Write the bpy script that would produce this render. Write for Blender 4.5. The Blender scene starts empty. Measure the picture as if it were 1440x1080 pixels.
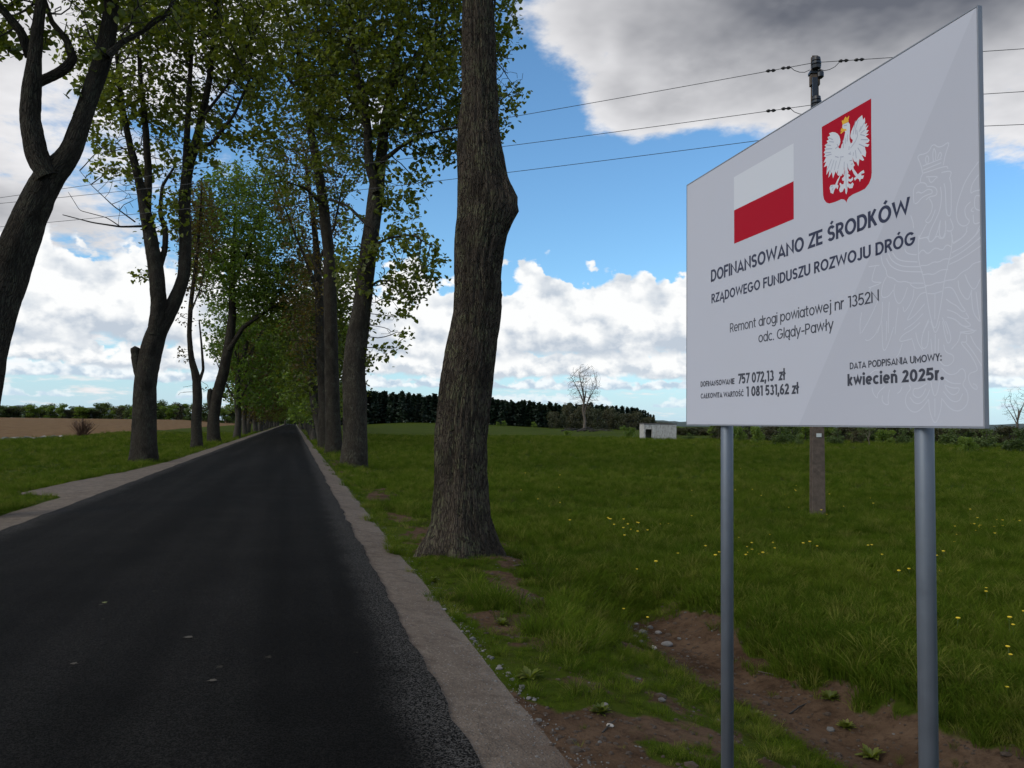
import bpy, math, random
import numpy as np
from mathutils import Matrix, Vector
rad = math.radians
SC = bpy.context.scene
COL = SC.collection
RND = random.Random(11)

# ------------------------------------------------------------------ camera
EYE = Vector((0.0, 0.0, 1.6))
FPX, YAW, PITCH, ROLL = 1128.06, 0.264863, 0.049481, 0.0121545
cam_d = bpy.data.cameras.new('camera')
cam = bpy.data.objects.new('camera', cam_d); COL.objects.link(cam)
cam_d.sensor_width = 36.0; cam_d.lens = FPX * 36.0 / 1440.0
cam_d.clip_start = 0.05; cam_d.clip_end = 12000
CROT = (Matrix.Rotation(-YAW, 3, 'Z') @ Matrix.Rotation(math.pi / 2 + PITCH, 3, 'X') @ Matrix.Rotation(ROLL, 3, 'Z'))
cam.matrix_world = Matrix.Translation(EYE) @ CROT.to_4x4()
SC.camera = cam
SC.render.resolution_x, SC.render.resolution_y = 1024, 768

# ------------------------------------------------------------------ exposure
SC.view_settings.view_transform = 'Standard'
SC.view_settings.look = 'None'
SC.view_settings.exposure = 0.0
SC.view_settings.gamma = 1.0
SC.view_settings.use_curve_mapping = False
SC.render.engine = 'CYCLES'
SC.cycles.max_bounces = 5
SC.cycles.diffuse_bounces = 2
SC.cycles.use_adaptive_sampling = True; SC.cycles.adaptive_threshold = 0.02; SC.cycles.use_denoising = True
SC.cycles.transparent_max_bounces = 6
SC.cycles.sample_clamp_indirect = 4

# ------------------------------------------------------------------ sun
SUN_AZ, SUN_EL = -104.0, 32.0          # degrees, azimuth to the right of the road direction
sun_d = bpy.data.lights.new('sun', 'SUN'); sun = bpy.data.objects.new('sun', sun_d); COL.objects.link(sun)
sun_d.energy = 1.5; sun_d.angle = rad(34); sun_d.color = (1.0, 0.90, 0.74)
sdir = Vector((math.sin(rad(SUN_AZ)) * math.cos(rad(SUN_EL)), math.cos(rad(SUN_AZ)) * math.cos(rad(SUN_EL)), math.sin(rad(SUN_EL))))
sun.rotation_euler = sdir.to_track_quat('Z', 'Y').to_euler()
sun.location = (20, 20, 60)

# ------------------------------------------------------------------ node helpers
class NT:
    def __init__(s, tree): s.t = tree; s.n = tree.nodes; s.l = tree.links; s.n.clear()
    def new(s, typ, **kw):
        nd = s.n.new(typ)
        for k, v in kw.items(): setattr(nd, k, v)
        return nd
    def link(s, a, b): s.l.new(a, b)
    def put(s, sock, v):
        if isinstance(v, E): s.l.new(v.s, sock)
        elif isinstance(v, bpy.types.NodeSocket): s.l.new(v, sock)
        else: sock.default_value = v
    def m(s, op, a, b=0.0, c=0.0, clamp=False):
        nd = s.new('ShaderNodeMath', operation=op); nd.use_clamp = clamp
        s.put(nd.inputs[0], a); s.put(nd.inputs[1], b)
        if op in ('MULTIPLY_ADD', 'SMOOTH_MIN', 'SMOOTH_MAX'): s.put(nd.inputs[2], c)
        return E(s, nd.outputs[0])
    def ss(s, v, a, b, lo=0.0, hi=1.0):
        nd = s.new('ShaderNodeMapRange', interpolation_type='SMOOTHSTEP')
        s.put(nd.inputs[0], v)
        if a <= b: vals = (a, b, lo, hi)
        else: vals = (b, a, hi, lo)
        for i, x in enumerate(vals): nd.inputs[1 + i].default_value = x
        return E(s, nd.outputs[0])
    def vec(s, x, y, z):
        nd = s.new('ShaderNodeCombineXYZ')
        for i, v in enumerate((x, y, z)): s.put(nd.inputs[i], v)
        return E(s, nd.outputs[0])
    def vm(s, op, a, b):
        nd = s.new('ShaderNodeVectorMath', operation=op); s.put(nd.inputs[0], a); s.put(nd.inputs[1], b); return E(s, nd.outputs[0])
    def noise(s, v, scale=1.0, detail=4.0, rough=0.55, dist=0.0, dim='3D'):
        nd = s.new('ShaderNodeTexNoise', noise_dimensions=dim); s.put(nd.inputs['Vector'], v)
        nd.inputs['Scale'].default_value = scale; nd.inputs['Detail'].default_value = detail
        nd.inputs['Roughness'].default_value = rough; nd.inputs['Distortion'].default_value = dist
        return E(s, nd.outputs['Fac'])
    def vor(s, v, scale=1.0, feature='F1', out='Distance', rnd=1.0, dim='3D'):
        nd = s.new('ShaderNodeTexVoronoi', feature=feature, voronoi_dimensions=dim); s.put(nd.inputs['Vector'], v)
        nd.inputs['Scale'].default_value = scale; nd.inputs['Randomness'].default_value = rnd
        return E(s, nd.outputs[out])
    def mix(s, f, a, b, typ='MIX'):
        nd = s.new('ShaderNodeMix', data_type='RGBA', blend_type=typ)
        s.put(nd.inputs[0], f)
        for i, v in ((6, a), (7, b)):
            if isinstance(v, tuple) and len(v) == 3: v = (*v, 1.0)
            s.put(nd.inputs[i], v)
        return E(s, nd.outputs[2])
class E:
    def __init__(s, nt, sock): s.nt = nt; s.s = sock
    def __add__(s, o): return s.nt.m('ADD', s, o)
    def __radd__(s, o): return s.nt.m('ADD', s, o)
    def __sub__(s, o): return s.nt.m('SUBTRACT', s, o)
    def __rsub__(s, o): return s.nt.m('SUBTRACT', o, s)
    def __mul__(s, o): return s.nt.m('MULTIPLY', s, o)
    def __rmul__(s, o): return s.nt.m('MULTIPLY', s, o)
    def __truediv__(s, o): return s.nt.m('DIVIDE', s, o)
    def clamp(s): return s.nt.m('ADD', s, 0.0, clamp=True)

# ------------------------------------------------------------------ world: Nishita sky with procedural clouds
def make_world():
    w = bpy.data.worlds.new('World'); SC.world = w; w.use_nodes = True
    t = NT(w.node_tree)
    out = t.new('ShaderNodeOutputWorld'); bg = t.new('ShaderNodeBackground'); t.link(bg.outputs[0], out.inputs[0])
    bg.inputs[1].default_value = 0.10
    sky = t.new('ShaderNodeTexSky', sky_type='NISHITA'); sky.sun_disc = False
    sky.sun_elevation = rad(SUN_EL); sky.sun_rotation = rad(SUN_AZ)
    sky.air_density = 1.0; sky.dust_density = 0.6; sky.ozone_density = 2.0
    tc = t.new('ShaderNodeTexCoord')
    sep = t.new('ShaderNodeSeparateXYZ'); t.link(tc.outputs['Generated'], sep.inputs[0])
    x, y, z = (E(t, sep.outputs[i]) for i in range(3))
    az = t.m('ARCTAN2', x, y) * (180 / math.pi)
    el = t.m('ARCSINE', z) * (180 / math.pi)
    D = E(t, tc.outputs['Generated'])
    def blob(a, e, sa, se):
        u = (az - a) / sa; v = (el - e) / se
        return t.m('EXPONENT', (u * u + v * v) * -1.0)
    # --- high broken layer: 3-D noise on the view direction, flattened towards the horizon
    elz = t.m('MAXIMUM', z, 0.0) + 0.16
    P = t.vec(x / elz, y / elz, 0.0)
    big = t.noise(P, 0.75, 2, 0.5, 0.0, '2D')
    fine = t.noise(P, 3.2, 6, 0.62, 0.0, '2D')
    fine2 = t.noise(t.vm('ADD', P, (0.05, 0.035, 0.0)), 3.2, 4, 0.62, 0.0, '2D')
    cover = (big - 0.5) * 0.5 + (fine - 0.5) * 1.6
    bias = -0.02
    terms = [(43, 28, 17, 8.5, .9), (27, 20.5, 4.5, 3.0, .6), (19.5, 27, 4.5, 4.0, .5), (27.5, 19.6, 3.2, 1.3, -.55), (24.5, 23.6, 1.4, 1.6, -.45), (22, 25.2, 1.0, 1.5, -.4), (23.5, 21, 3.2, 3.2, .42), (50, 16.3, 10, 4.2, .6), (30, 22, 7, 4.5, .34), (24.5, 25.5, 4.2, 4.5, .36),
             (-24, 21, 15, 6.5, .8), (-22, 12.0, 15, 2.2, .55), (-8, 30, 10, 6, .35), (4.5, 23, 3.4, 2.5, .26), (-4.5, 16.4, 2.6, 1.5, .5),
             (33, 14, 15, 4.2, -1.3), (20, 15.0, 9.5, 4.5, -1.2), (13.5, 20, 4, 5, -.75), (5, 14, 9, 3.5, -.9), (-2, 21, 5, 4, -.3), (49, 10.6, 7, 1.4, -1.2),
             (-15, 8.7, 7, 0.8, -.9), (21.6, 17.2, 1.8, 0.9, 1.15), (16.4, 16.9, 1.2, .7, .75), (17.5, 20, 3, 1.0, .35)]
    B = None
    for a, e, sa, se, wgt in terms:
        q = blob(a, e, sa, se) * wgt
        B = q if B is None else B + q
    dens = cover + B + bias
    dens = dens + t.ss(el, 33, 48) * 0.6  # thicker unseen cloud above the view, added to neutralise the blue ambient light
    aU = t.ss(dens, 0.02, 0.42)
    thick = t.ss(dens, 0.25, 1.05)
    relief = (fine - fine2) * 5.0
    dark = blob(44, 27.5, 17, 5.6) * 1.3 + blob(33, 31, 12, 4.5) * .5 + blob(-20, 12.3, 12, 2.4) * 0.55 + blob(-26, 24, 10, 4) * 0.25 + t.ss(el, 32, 55) * 0.3
    shU = (0.96 - thick * 0.30 - dark * 0.62 + relief * 0.14 + (big - .5) * .25).clamp()
    cU = t.mix(shU, (0.14, 0.146, 0.17), (0.90, 0.89, 0.90))
    # --- rows of cumulus, far to near, with grey flat bases
    def row(col, base, amp, sx, seed, K, lo, hi, fringe, bcol, tcol, thin=0.0, dt=6):
        bn = t.noise(t.vec(az * (sx * .8) + seed * 3.1, seed, 0.0), 1.0, 1, .5, 0.0, '2D')
        hn = t.noise(t.vec(az * sx + seed * 7.7, seed * 2.0, 0.0), 1.0, 2, .55, 0.0, '2D')
        pv = t.vec(az * K + seed * 5.3, el * (K * 1.35) + seed, 0.0)
        bil = t.noise(pv, 1.0, dt, 0.52, 0.0, '2D')
        bil2 = t.noise(t.vm('ADD', pv, (0.22, 0.42, 0.0)), 1.0, dt - 2, 0.52, 0.0, '2D')
        wor = t.vor(t.vm('ADD', pv, t.vec(bil * 1.6, bil2 * 1.6, 0.0)), 1.5, 'F1', dim='2D')
        h = t.ss(hn, lo, hi) * amp
        e2 = el + (bil - .5) * (amp * 1.0) + (wor - .4) * (amp * .3)
        b0 = base + (bn - .5) * (amp * .5)
        a1 = t.ss(b0 + h - e2, 0.0, fringe)
        a2 = t.ss(el - b0 + (bil - .5) * amp * .4, -0.05 * amp, 0.10 * amp)
        a = a1 * a2 * t.ss(h, 0.0, amp * .2)
        if thin: a = a * (1 - thin)
        s = t.ss((el - b0) + (bil - .5) * amp * .6, -0.1 * amp, 0.55 * amp) + (bil - bil2) * 2.4 + (0.42 - wor) * .5
        c = t.mix(s.clamp(), bcol, tcol)
        return t.mix(a, col, c)
    skyc = E(t, sky.outputs[0])
    # the far air whitens low down
    hz = t.ss(el, 11, -1)
    hz = hz * hz
    def K10(c): return tuple(v * 10 for v in c)
    c = t.mix(hz * 0.75, t.mix(1.0, skyc, (1.12, 1.58, 1.80), 'MULTIPLY'), K10((0.56, 0.74, 0.93)))
    sc10 = t.new('ShaderNodeVectorMath', operation='SCALE'); t.put(sc10.inputs[0], cU); sc10.inputs[3].default_value = 10.0
    c = t.mix(aU * 0.97, c, E(t, sc10.outputs[0]))
    W = K10((.99, 1.0, 1.0))
    c = row(c, 1.3, 0.8, .22, 1.7, 1.1, .35, .6, .25, K10((.60, .72, .86)), K10((.92, .97, 1.0)), .35, 3)
    c = row(c, 2.5, 1.2, .16, 5.3, .8, .2, .55, .3, K10((.52, .62, .75)), K10((.98, 1.0, 1.02)), .15, 4)
    c = row(c, 3.3, 2.2, .12, 9.1, .6, .05, .5, .4, K10((.60, .67, .75)), W)
    c = row(c, 4.7, 6.4, .075, 22.4, .34, -.02, .45, .7, K10((.54, .61, .70)), W)
    t.link(c.s, bg.inputs[0])
make_world()
SC.world.cycles.sampling_method = 'MANUAL'; SC.world.cycles.sample_map_resolution = 256

# ------------------------------------------------------------------ object helpers
def tag(o, label=None, cat=None, group=None, kind=None):
    if label: o['label'] = label
    if cat: o['category'] = cat
    if group: o['group'] = group
    if kind: o['kind'] = kind
    return o
def empty(name, loc, label, cat, group=None, rz=0.0):
    o = bpy.data.objects.new(name, None); COL.objects.link(o); o.location = loc; o.rotation_euler = (0, 0, rz)
    o.empty_display_size = 0.2
    return tag(o, label, cat, group)
def mesh_from(name, V, F, smooth=False, attrs=None):
    """F: list of index arrays, each (n, k); attrs: {name: (n,) or (n,3)} on points"""
    me = bpy.data.meshes.new(name)
    V = np.asarray(V, np.float32)
    Fs = [np.asarray(f, np.int32) for f in (F if isinstance(F, (list, tuple)) else [F]) if len(f)]
    me.vertices.add(len(V)); me.vertices.foreach_set('co', V.ravel())
    loops = np.concatenate([f.ravel() for f in Fs]); tot = np.concatenate([np.full(len(f), f.shape[1], np.int32) for f in Fs])
    start = np.concatenate([[0], np.cumsum(tot)[:-1]]).astype(np.int32)
    me.loops.add(len(loops)); me.loops.foreach_set('vertex_index', loops)
    me.polygons.add(len(tot)); me.polygons.foreach_set('loop_start', start); me.polygons.foreach_set('loop_total', tot)
    me.polygons.foreach_set('use_smooth', np.full(len(tot), bool(smooth)))
    for k, a in (attrs or {}).items():
        a = np.asarray(a, np.float32)
        if a.ndim == 1:
            at_ = me.attributes.new(k, 'FLOAT', 'POINT'); at_.data.foreach_set('value', a)
        else:
            at_ = me.attributes.new(k, 'FLOAT_VECTOR', 'POINT'); at_.data.foreach_set('vector', a.ravel())
    me.update(calc_edges=True); me.validate()
    return me
def obj(name, me, mat, parent=None, loc=None):
    o = bpy.data.objects.new(name, me); COL.objects.link(o)
    if mat and not me.materials: me.materials.append(mat)
    if parent: o.parent = parent
    if loc is not None: o.location = loc
    return o
class MB:
    """collects polygons into one mesh"""
    def __init__(s): s.v = []; s.f = {}
    def add(s, V, F):
        b = len(s.v); s.v.extend([tuple(map(float, q)) for q in V])
        for f in F: s.f.setdefault(len(f), []).append([b + i for i in f])
    def box(s, x0, x1, y0, y1, z0, z1, M=None):
        V = [(x, y, z) for z in (z0, z1) for y in (y0, y1) for x in (x0, x1)]
        if M is not None: V = [tuple(M @ Vector(q)) for q in V]
        s.add(V, [(0, 2, 3, 1), (4, 5, 7, 6), (0, 1, 5, 4), (2, 6, 7, 3), (0, 4, 6, 2), (1, 3, 7, 5)])
    def lathe(s, prof, n=16, M=None, cap=True):
        V = []; F = []
        for r, z in prof:
            for k in range(n):
                a = 2 * math.pi * k / n; V.append((r * math.cos(a), r * math.sin(a), z))
        for i in range(len(prof) - 1):
            for k in range(n):
                F.append((i * n + k, i * n + (k + 1) % n, (i + 1) * n + (k + 1) % n, (i + 1) * n + k))
        if cap: F.append(tuple(range(n))[::-1]); F.append(tuple((len(prof) - 1) * n + k for k in range(n)))
        if M is not None: V = [tuple(M @ Vector(q)) for q in V]
        s.add(V, F)
    def tube(s, pts, rr, n=6):
        V, F, _ = tube_np(pts, rr, n); s.add(V, F)
    def build(s, name, mat, parent=None, smooth=False):
        return obj(name, mesh_from(name, s.v, [np.array(f) for f in s.f.values()], smooth), mat, parent)

def tube_np(P, R, n, caps=True):
    P = np.asarray(P, float); R = np.broadcast_to(np.asarray(R, float), (len(P),))
    T = np.gradient(P, axis=0); T /= np.linalg.norm(T, axis=1)[:, None] + 1e-9
    a = np.array([1.0, 0, 0]) if abs(T[0][0]) < .8 else np.array([0, 1.0, 0])
    N = []
    for i in range(len(P)):
        a = a - T[i] * (a @ T[i]); a /= np.linalg.norm(a) + 1e-9; N.append(a.copy())
    N = np.array(N); Bn = np.cross(T, N)
    th = np.arange(n) * 2 * math.pi / n
    ring = N[:, None, :] * np.cos(th)[None, :, None] + Bn[:, None, :] * np.sin(th)[None, :, None]
    V = (P[:, None, :] + ring * R[:, None, None]).reshape(-1, 3)
    i = np.arange(len(P) - 1)[:, None] * n; k = np.arange(n)[None, :]; k2 = (k + 1) % n
    F = np.stack([i + k, i + k2, i + n + k2, i + n + k], -1).reshape(-1, 4)
    L = np.concatenate([[0], np.cumsum(np.linalg.norm(np.diff(P, axis=0), axis=1))])
    rm = float(R.max())
    bk = np.stack([np.cos(th)[None, :] * R[:, None] * .5 + np.cos(th)[None, :] * rm * .5,
                   np.sin(th)[None, :] * R[:, None] * .5 + np.sin(th)[None, :] * rm * .5,
                   np.broadcast_to(L[:, None], (len(P), n))], -1).reshape(-1, 3)
    return V, F, (ring.reshape(-1, 3), bk)

# lattice value noise
def _h(ix, iy, iz, seed):
    n = (ix.astype(np.int64) * 374761393 + iy.astype(np.int64) * 668265263 + iz.astype(np.int64) * 1440670441 + seed * 1013904223) & 0xffffffff
    n = ((n ^ (n >> 13)) * 1274126177) & 0xffffffff
    n = (n ^ (n >> 16)) & 0xffffff
    return n / float(0xffffff)
def vnoise(P, seed=0):
    P = np.asarray(P, float); i = np.floor(P).astype(np.int64); f = P - i; f = f * f * (3 - 2 * f)
    r = 0
    for dx in (0, 1):
        for dy in (0, 1):
            for dz in (0, 1):
                w = (f[:, 0] if dx else 1 - f[:, 0]) * (f[:, 1] if dy else 1 - f[:, 1]) * (f[:, 2] if dz else 1 - f[:, 2])
                r = r + w * _h(i[:, 0] + dx, i[:, 1] + dy, i[:, 2] + dz, seed)
    return r
def fbm(P, oct=4, seed=0, g=.5):
    P = np.asarray(P, float); a = 1.0; s = 0; t = 0
    for o in range(oct):
        s = s + a * (vnoise(P, seed + o * 17) - .5); t += a; a *= g; P = P * 2.03
    return s / t * 2     # about -1..1
def fbm2(x, y, sc, oct=4, seed=0):
    x = np.asarray(x, float); return fbm(np.stack([x.ravel() * sc, np.asarray(y, float).ravel() * sc, np.zeros(x.size)], -1), oct, seed).reshape(x.shape)
def sstep(v, a, b):
    t = np.clip((np.asarray(v, float) - a) / (b - a), 0, 1); return t * t * (3 - 2 * t)

# ------------------------------------------------------------------ terrain height
XD = [-60, -14, -9, -7.6, -6.4, -4.9, -4.1, 0.9, 1.4, 1.9, 2.4, 3.0, 3.45, 3.85, 4.15, 4.4, 4.8, 5.5, 12, 60]
ZD = [-.2, -.2, -.22, -.3, -.13, -.07, -.09, -.09, -.10, -.13, -.24, -.42, -.60, -.66, -.58, -.42, -.33, -.31, -.36, -.42]
ZN = [-.2, -.2, -.22, -.3, -.13, -.07, -.09, -.09, -.10, -.12, -.16, -.26, -.34, -.36, -.36, -.35, -.34, -.33, -.36, -.42]
def height(x, y):
    x = np.asarray(x, float); y = np.asarray(y, float)
    g = 1 - sstep(y + fbm2(x, y, .8, 2, 3) * .6, 8.3, 10.0)
    z = np.interp(x, XD, ZD) * g + np.interp(x, XD, ZN) * (1 - g)
    off = sstep(np.maximum(x - 1.25, -4.75 - x), 0, 1.2)
    d = np.hypot(x, y)
    z = z + off * (fbm2(x, y, .35, 4, 5) * .05 + fbm2(x, y, 2.2, 3, 8) * .035 + fbm2(x, y, .03, 3, 9) * .22 * sstep(d, 25, 90))
    # left ploughed field rises slightly, right meadow rises towards the wood beside the road
    z = z + sstep(-x, 30, 60) * sstep(d, 90, 480) * 1.7
    z = z + sstep(x, 15, 60) * sstep(d, 180, 420) * (1 - sstep(x / np.maximum(y, 1), .16, .36)) * 2.0
    z = z - sstep(np.abs(x + 1.6), 0, 30) * 0
    # heave of roots round the near right-hand tree
    z = z + .10 * np.exp(-(((x - 2.15) / .8) ** 2 + ((y - 10.3) / .8) ** 2)) * sstep(x, 1.3, 1.8)
    return z
def hz1(x, y): return float(height(np.array([x]), np.array([y]))[0])
def soil_mask(x, y):
    n = fbm2(x, y, 1.6, 4, 21) * .5; n2 = fbm2(x, y, 5, 3, 25) * .3
    wob = x - 3.85 + .16 * np.sin(y * 1.3) + n * .55
    ditch = sstep(.45 - np.abs(wob) + n2 * .55, -.08, .10) * (1 - sstep(y + n, 8.4, 8.9)) * sstep(y, -6, -4)
    bank = sstep(2.25 - x + n * .9 + n2 * .6 - sstep(y, 3.0, 5.2) * .95, -.1, .15) * (1 - sstep(y, 4.6, 5.6)) * sstep(x, .8, 1.1)
    near = np.exp(-(((x - 2.3 - n * .5) / .55) ** 2 + ((y - 8.1) / 1.5) ** 2)) * 1.1 + n * .9
    patch = sstep(near, .62, .95) * sstep(x, 1.5, 1.7)
    verge = sstep(n * 1.6 + n2 * 1.2, .02, .34) * sstep(x, 1.4, 1.6) * (1 - sstep(x, 3.0, 3.6)) * .8
    r2 = sstep(np.exp(-(((x - 1.9) / .55) ** 2 + ((y - 18.5) / 2.6) ** 2)) + n * .6, .55, .9) * .8
    root = sstep(np.exp(-(((x - 2.15) / .75) ** 2 + ((y - 10.2) / .7) ** 2)) + n * .4, .5, .8) * .8
    return np.clip(np.maximum.reduce([ditch, bank, patch, verge, r2, root]), 0, 1)
def straw_mask(x, y):
    n = fbm2(x, y, .12, 3, 31)
    # a dry strip along the hedge far right
    t = (x - 45) * .62 + (y - 72) * .78
    return sstep(t + n * 9, -6, 4) * (1 - sstep(t, 30, 60)) * sstep(x, 30, 42) * sstep(x / np.maximum(y, 1), .53, .60)
def plough_mask(x, y):
    return sstep(-x, 22.3, 22.9) * sstep(y, -60, -50)
def ground(px, py, z):
    d = CROT @ Vector(((px - 720) / FPX, (540 - py) / FPX, -1)); t = (z - 1.6) / d.z
    return EYE + d * t
def at(px, py, depth):
    """point seen in direction px,py at a horizontal distance 'depth' ahead"""
    d = CROT @ Vector(((px - 720) / FPX, (540 - py) / FPX, -1))
    f = Vector((math.sin(YAW), math.cos(YAW), 0)); return EYE + d * (depth / d.dot(f))
def depth_of(x, y): return x * math.sin(YAW) + y * math.cos(YAW)
# ------------------------------------------------------------------ materials
MATS = {}
def material(name):
    m = bpy.data.materials.new(name); m.use_nodes = True; t = NT(m.node_tree)
    out = t.new('ShaderNodeOutputMaterial'); bs = t.new('ShaderNodeBsdfPrincipled'); t.link(bs.outputs[0], out.inputs[0])
    MATS[name] = m
    return m, t, bs, out
def bump(t, bs, h, strength=.5, dist=.02):
    b = t.new('ShaderNodeBump'); b.inputs['Strength'].default_value = strength; b.inputs['Distance'].default_value = dist
    t.put(b.inputs['Height'], h); t.link(b.outputs[0], bs.inputs['Normal'])
def attr(t, name, out='Fac'):
    a = t.new('ShaderNodeAttribute'); a.attribute_name = name; return E(t, a.outputs[out])
def pos(t): return E(t, t.new('ShaderNodeNewGeometry').outputs['Position'])
def simple(name, col, rough=.8, var=.25, scale=8, metal=0.0, bmp=0.3, spec=.5):
    m, t, bs, out = material(name)
    tc = E(t, t.new('ShaderNodeTexCoord').outputs['Object'])
    n = t.noise(tc, scale, 5, .6)
    t.put(bs.inputs['Base Color'], t.mix(n, tuple(c * (1 - var) for c in col), tuple(min(1, c * (1 + var)) for c in col)))
    bs.inputs['Roughness'].default_value = rough; bs.inputs['Metallic'].default_value = metal
    bs.inputs['Specular IOR Level'].default_value = spec
    if bmp: bump(t, bs, n, bmp, .01)
    return m
def flat(name, col, rough=.5, spec=.3):
    m, t, bs, out = material(name)
    bs.inputs['Base Color'].default_value = (*col, 1); bs.inputs['Roughness'].default_value = rough
    bs.inputs['Specular IOR Level'].default_value = spec
    return m

def mat_asphalt():
    m, t, bs, out = material('asphalt'); p = pos(t)
    sep = t.new('ShaderNodeSeparateXYZ'); t.put(sep.inputs[0], p); x = E(t, sep.outputs[0]); y = E(t, sep.outputs[1])
    v = t.vor(p, 130.0, 'F1', 'Color'); vr = t.new('ShaderNodeSeparateColor'); t.put(vr.inputs[0], v); g = E(t, vr.outputs[0])
    d = t.vor(p, 130.0, 'F1', 'Distance')
    big = t.noise(p, .9, 5, .6)
    strip = t.noise(t.vec(x * 1.6, y * .05, 0.0), 1.0, 3, .5)
    dust = t.ss(x + (t.noise(t.vec(x * 1.5, y * 1.2, 0.0), 1.0, 5, .6) - .5) * .45, .50, .80) + t.ss(x + (big - .5) * .8, -3.55, -3.95) * .8
    base = t.mix(t.ss(g, .25, 1.0), (.002, .0019, .0018), (.009, .0082, .0074))
    base = t.mix(t.ss(strip * .7 + big * .3, .36, .72), base, t.mix(t.ss(g, .3, 1.0), (.007, .0066, .0062), (.027, .025, .023)))
    base = t.mix((dust * t.ss(g, .35, .9)).clamp() * .85, base, (.085, .08, .075))
    sp = t.ss(t.noise(p, 5.5, 3, .5), .715, .76) * t.ss(t.noise(p, 38, 3, .5), .42, .55)
    base = t.mix(sp * .35, base, (.10, .09, .07))
    t.put(bs.inputs['Base Color'], base)
    bs.inputs['Roughness'].default_value = .85; bs.inputs['Specular IOR Level'].default_value = .04
    bump(t, bs, t.ss(d, .6, 0.0) * g, .9, .008)
    return m
def mat_gravel():
    m, t, bs, out = material('gravel'); p = pos(t)
    v = t.new('ShaderNodeTexVoronoi'); t.put(v.inputs['Vector'], p); v.inputs['Scale'].default_value = 62
    sc = t.new('ShaderNodeSeparateColor'); t.link(v.outputs['Color'], sc.inputs[0]); g = E(t, sc.outputs[1]); d = E(t, v.outputs['Distance'])
    big = t.noise(p, 1.3, 6, .62); fn = t.noise(p, 24, 5, .6)
    base = t.mix(big, (.075, .056, .042), (.19, .150, .118))
    base = t.mix(t.ss(g, .55, 1.0) * t.ss(d, .5, .2), base, (.25, .22, .19))
    base = t.mix(t.ss(fn, .5, .7) * .5, base, (.07, .056, .045))
    md = t.noise(p, 6.5, 5, .65); base = t.mix(t.ss(md, .50, .66) * .55, base, (.060, .045, .034)); base = t.mix(t.ss(md, .44, .30) * .4, base, (.24, .20, .165))
    sepx = t.new('ShaderNodeSeparateXYZ'); t.put(sepx.inputs[0], p); x = E(t, sepx.outputs[0])
    base = t.mix(t.ss(x + (big - .5) * .6, 1.18, 1.5) * .6, base, (.16, .14, .122))
    y = E(t, sepx.outputs[1]); base = t.mix(t.ss(x * 1.0 - y * .34 + (big - .5) * 1.3, -.35, .1), base, (.085, .055, .037))
    t.put(bs.inputs['Base Color'], base); bs.inputs['Roughness'].default_value = .95; bs.inputs['Specular IOR Level'].default_value = .2
    bump(t, bs, t.ss(d, .6, 0.0) * .6 + fn * .8 + big, .8, .015)
    return m
def mat_ground():
    m, t, bs, out = material('meadow_ground'); p = pos(t)
    soil = attr(t, 'soil'); straw = attr(t, 'straw'); pl = attr(t, 'plough')
    sep = t.new('ShaderNodeSeparateXYZ'); t.put(sep.inputs[0], p); x = E(t, sep.outputs[0]); y = E(t, sep.outputs[1])
    n1 = t.noise(p, .12, 5, .6); n2 = t.noise(p, 1.7, 6, .65); n3 = t.noise(p, 14, 6, .7)
    gr = t.mix(t.ss(n1, .35, .65), (.028, .045, .0035), (.052, .070, .007))
    gr = t.mix(t.ss(n2, .35, .7) * .6, gr, (.055, .070, .010))
    gr = t.mix(t.ss(n3, .45, .75) * .5, gr, (.012, .024, .003))
    so = t.mix(t.ss(n2, .3, .7), (.055, .033, .020), (.115, .074, .048))
    so = t.mix(t.ss(n3, .45, .7) * .6, so, (.022, .014, .010))
    st = t.mix(n2, (.095, .075, .038), (.06, .06, .02))
    pw = t.noise(t.vec(x * .9, y * .12, 0.0), 1.0, 5, .6)
    pb = t.mix(t.ss(pw * .6 + n2 * .4, .35, .65), (.115, .070, .036), (.18, .115, .060))
    pb = t.mix(t.ss(n3, .5, .7) * .35, pb, (.09, .06, .035))
    c = t.mix(t.ss(straw + (n2 - .5) * .5, .3, .7), gr, st)
    c = t.mix(t.ss(pl + (n2 - .5) * .3, .4, .6), c, pb)
    c = t.mix(t.ss(soil + (n3 - .5) * .35, .35, .65), c, so)
    t.put(bs.inputs['Base Color'], c); bs.inputs['Roughness'].default_value = .95; bs.inputs['Specular IOR Level'].default_value = .02
    bump(t, bs, n2 * .7 + n3 * .6, .9, .06)
    return m
def mat_grass(name, a, b, c):
    m, t, bs, out = material(name)
    oi = t.new('ShaderNodeObjectInfo'); r = E(t, oi.outputs['Random']); p = pos(t)
    n = t.noise(p, .5, 4, .6); v = attr(t, 'v'); n4 = t.noise(p, 6, 2, .5)
    col = t.mix(t.ss(n * .6 + r * .4, .3, .7), a, b)
    col = t.mix(t.ss(r * .5 + n4 * .5, .56, .75), col, c)
    
    tr = t.new('ShaderNodeBsdfTranslucent'); df = t.new('ShaderNodeBsdfDiffuse'); mx = t.new('ShaderNodeMixShader')
    t.put(tr.inputs[0], col); t.put(df.inputs[0], col); mx.inputs[0].default_value = .4
    t.link(df.outputs[0], mx.inputs[1]); t.link(tr.outputs[0], mx.inputs[2]); t.link(mx.outputs[0], out.inputs[0])
    return m
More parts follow.
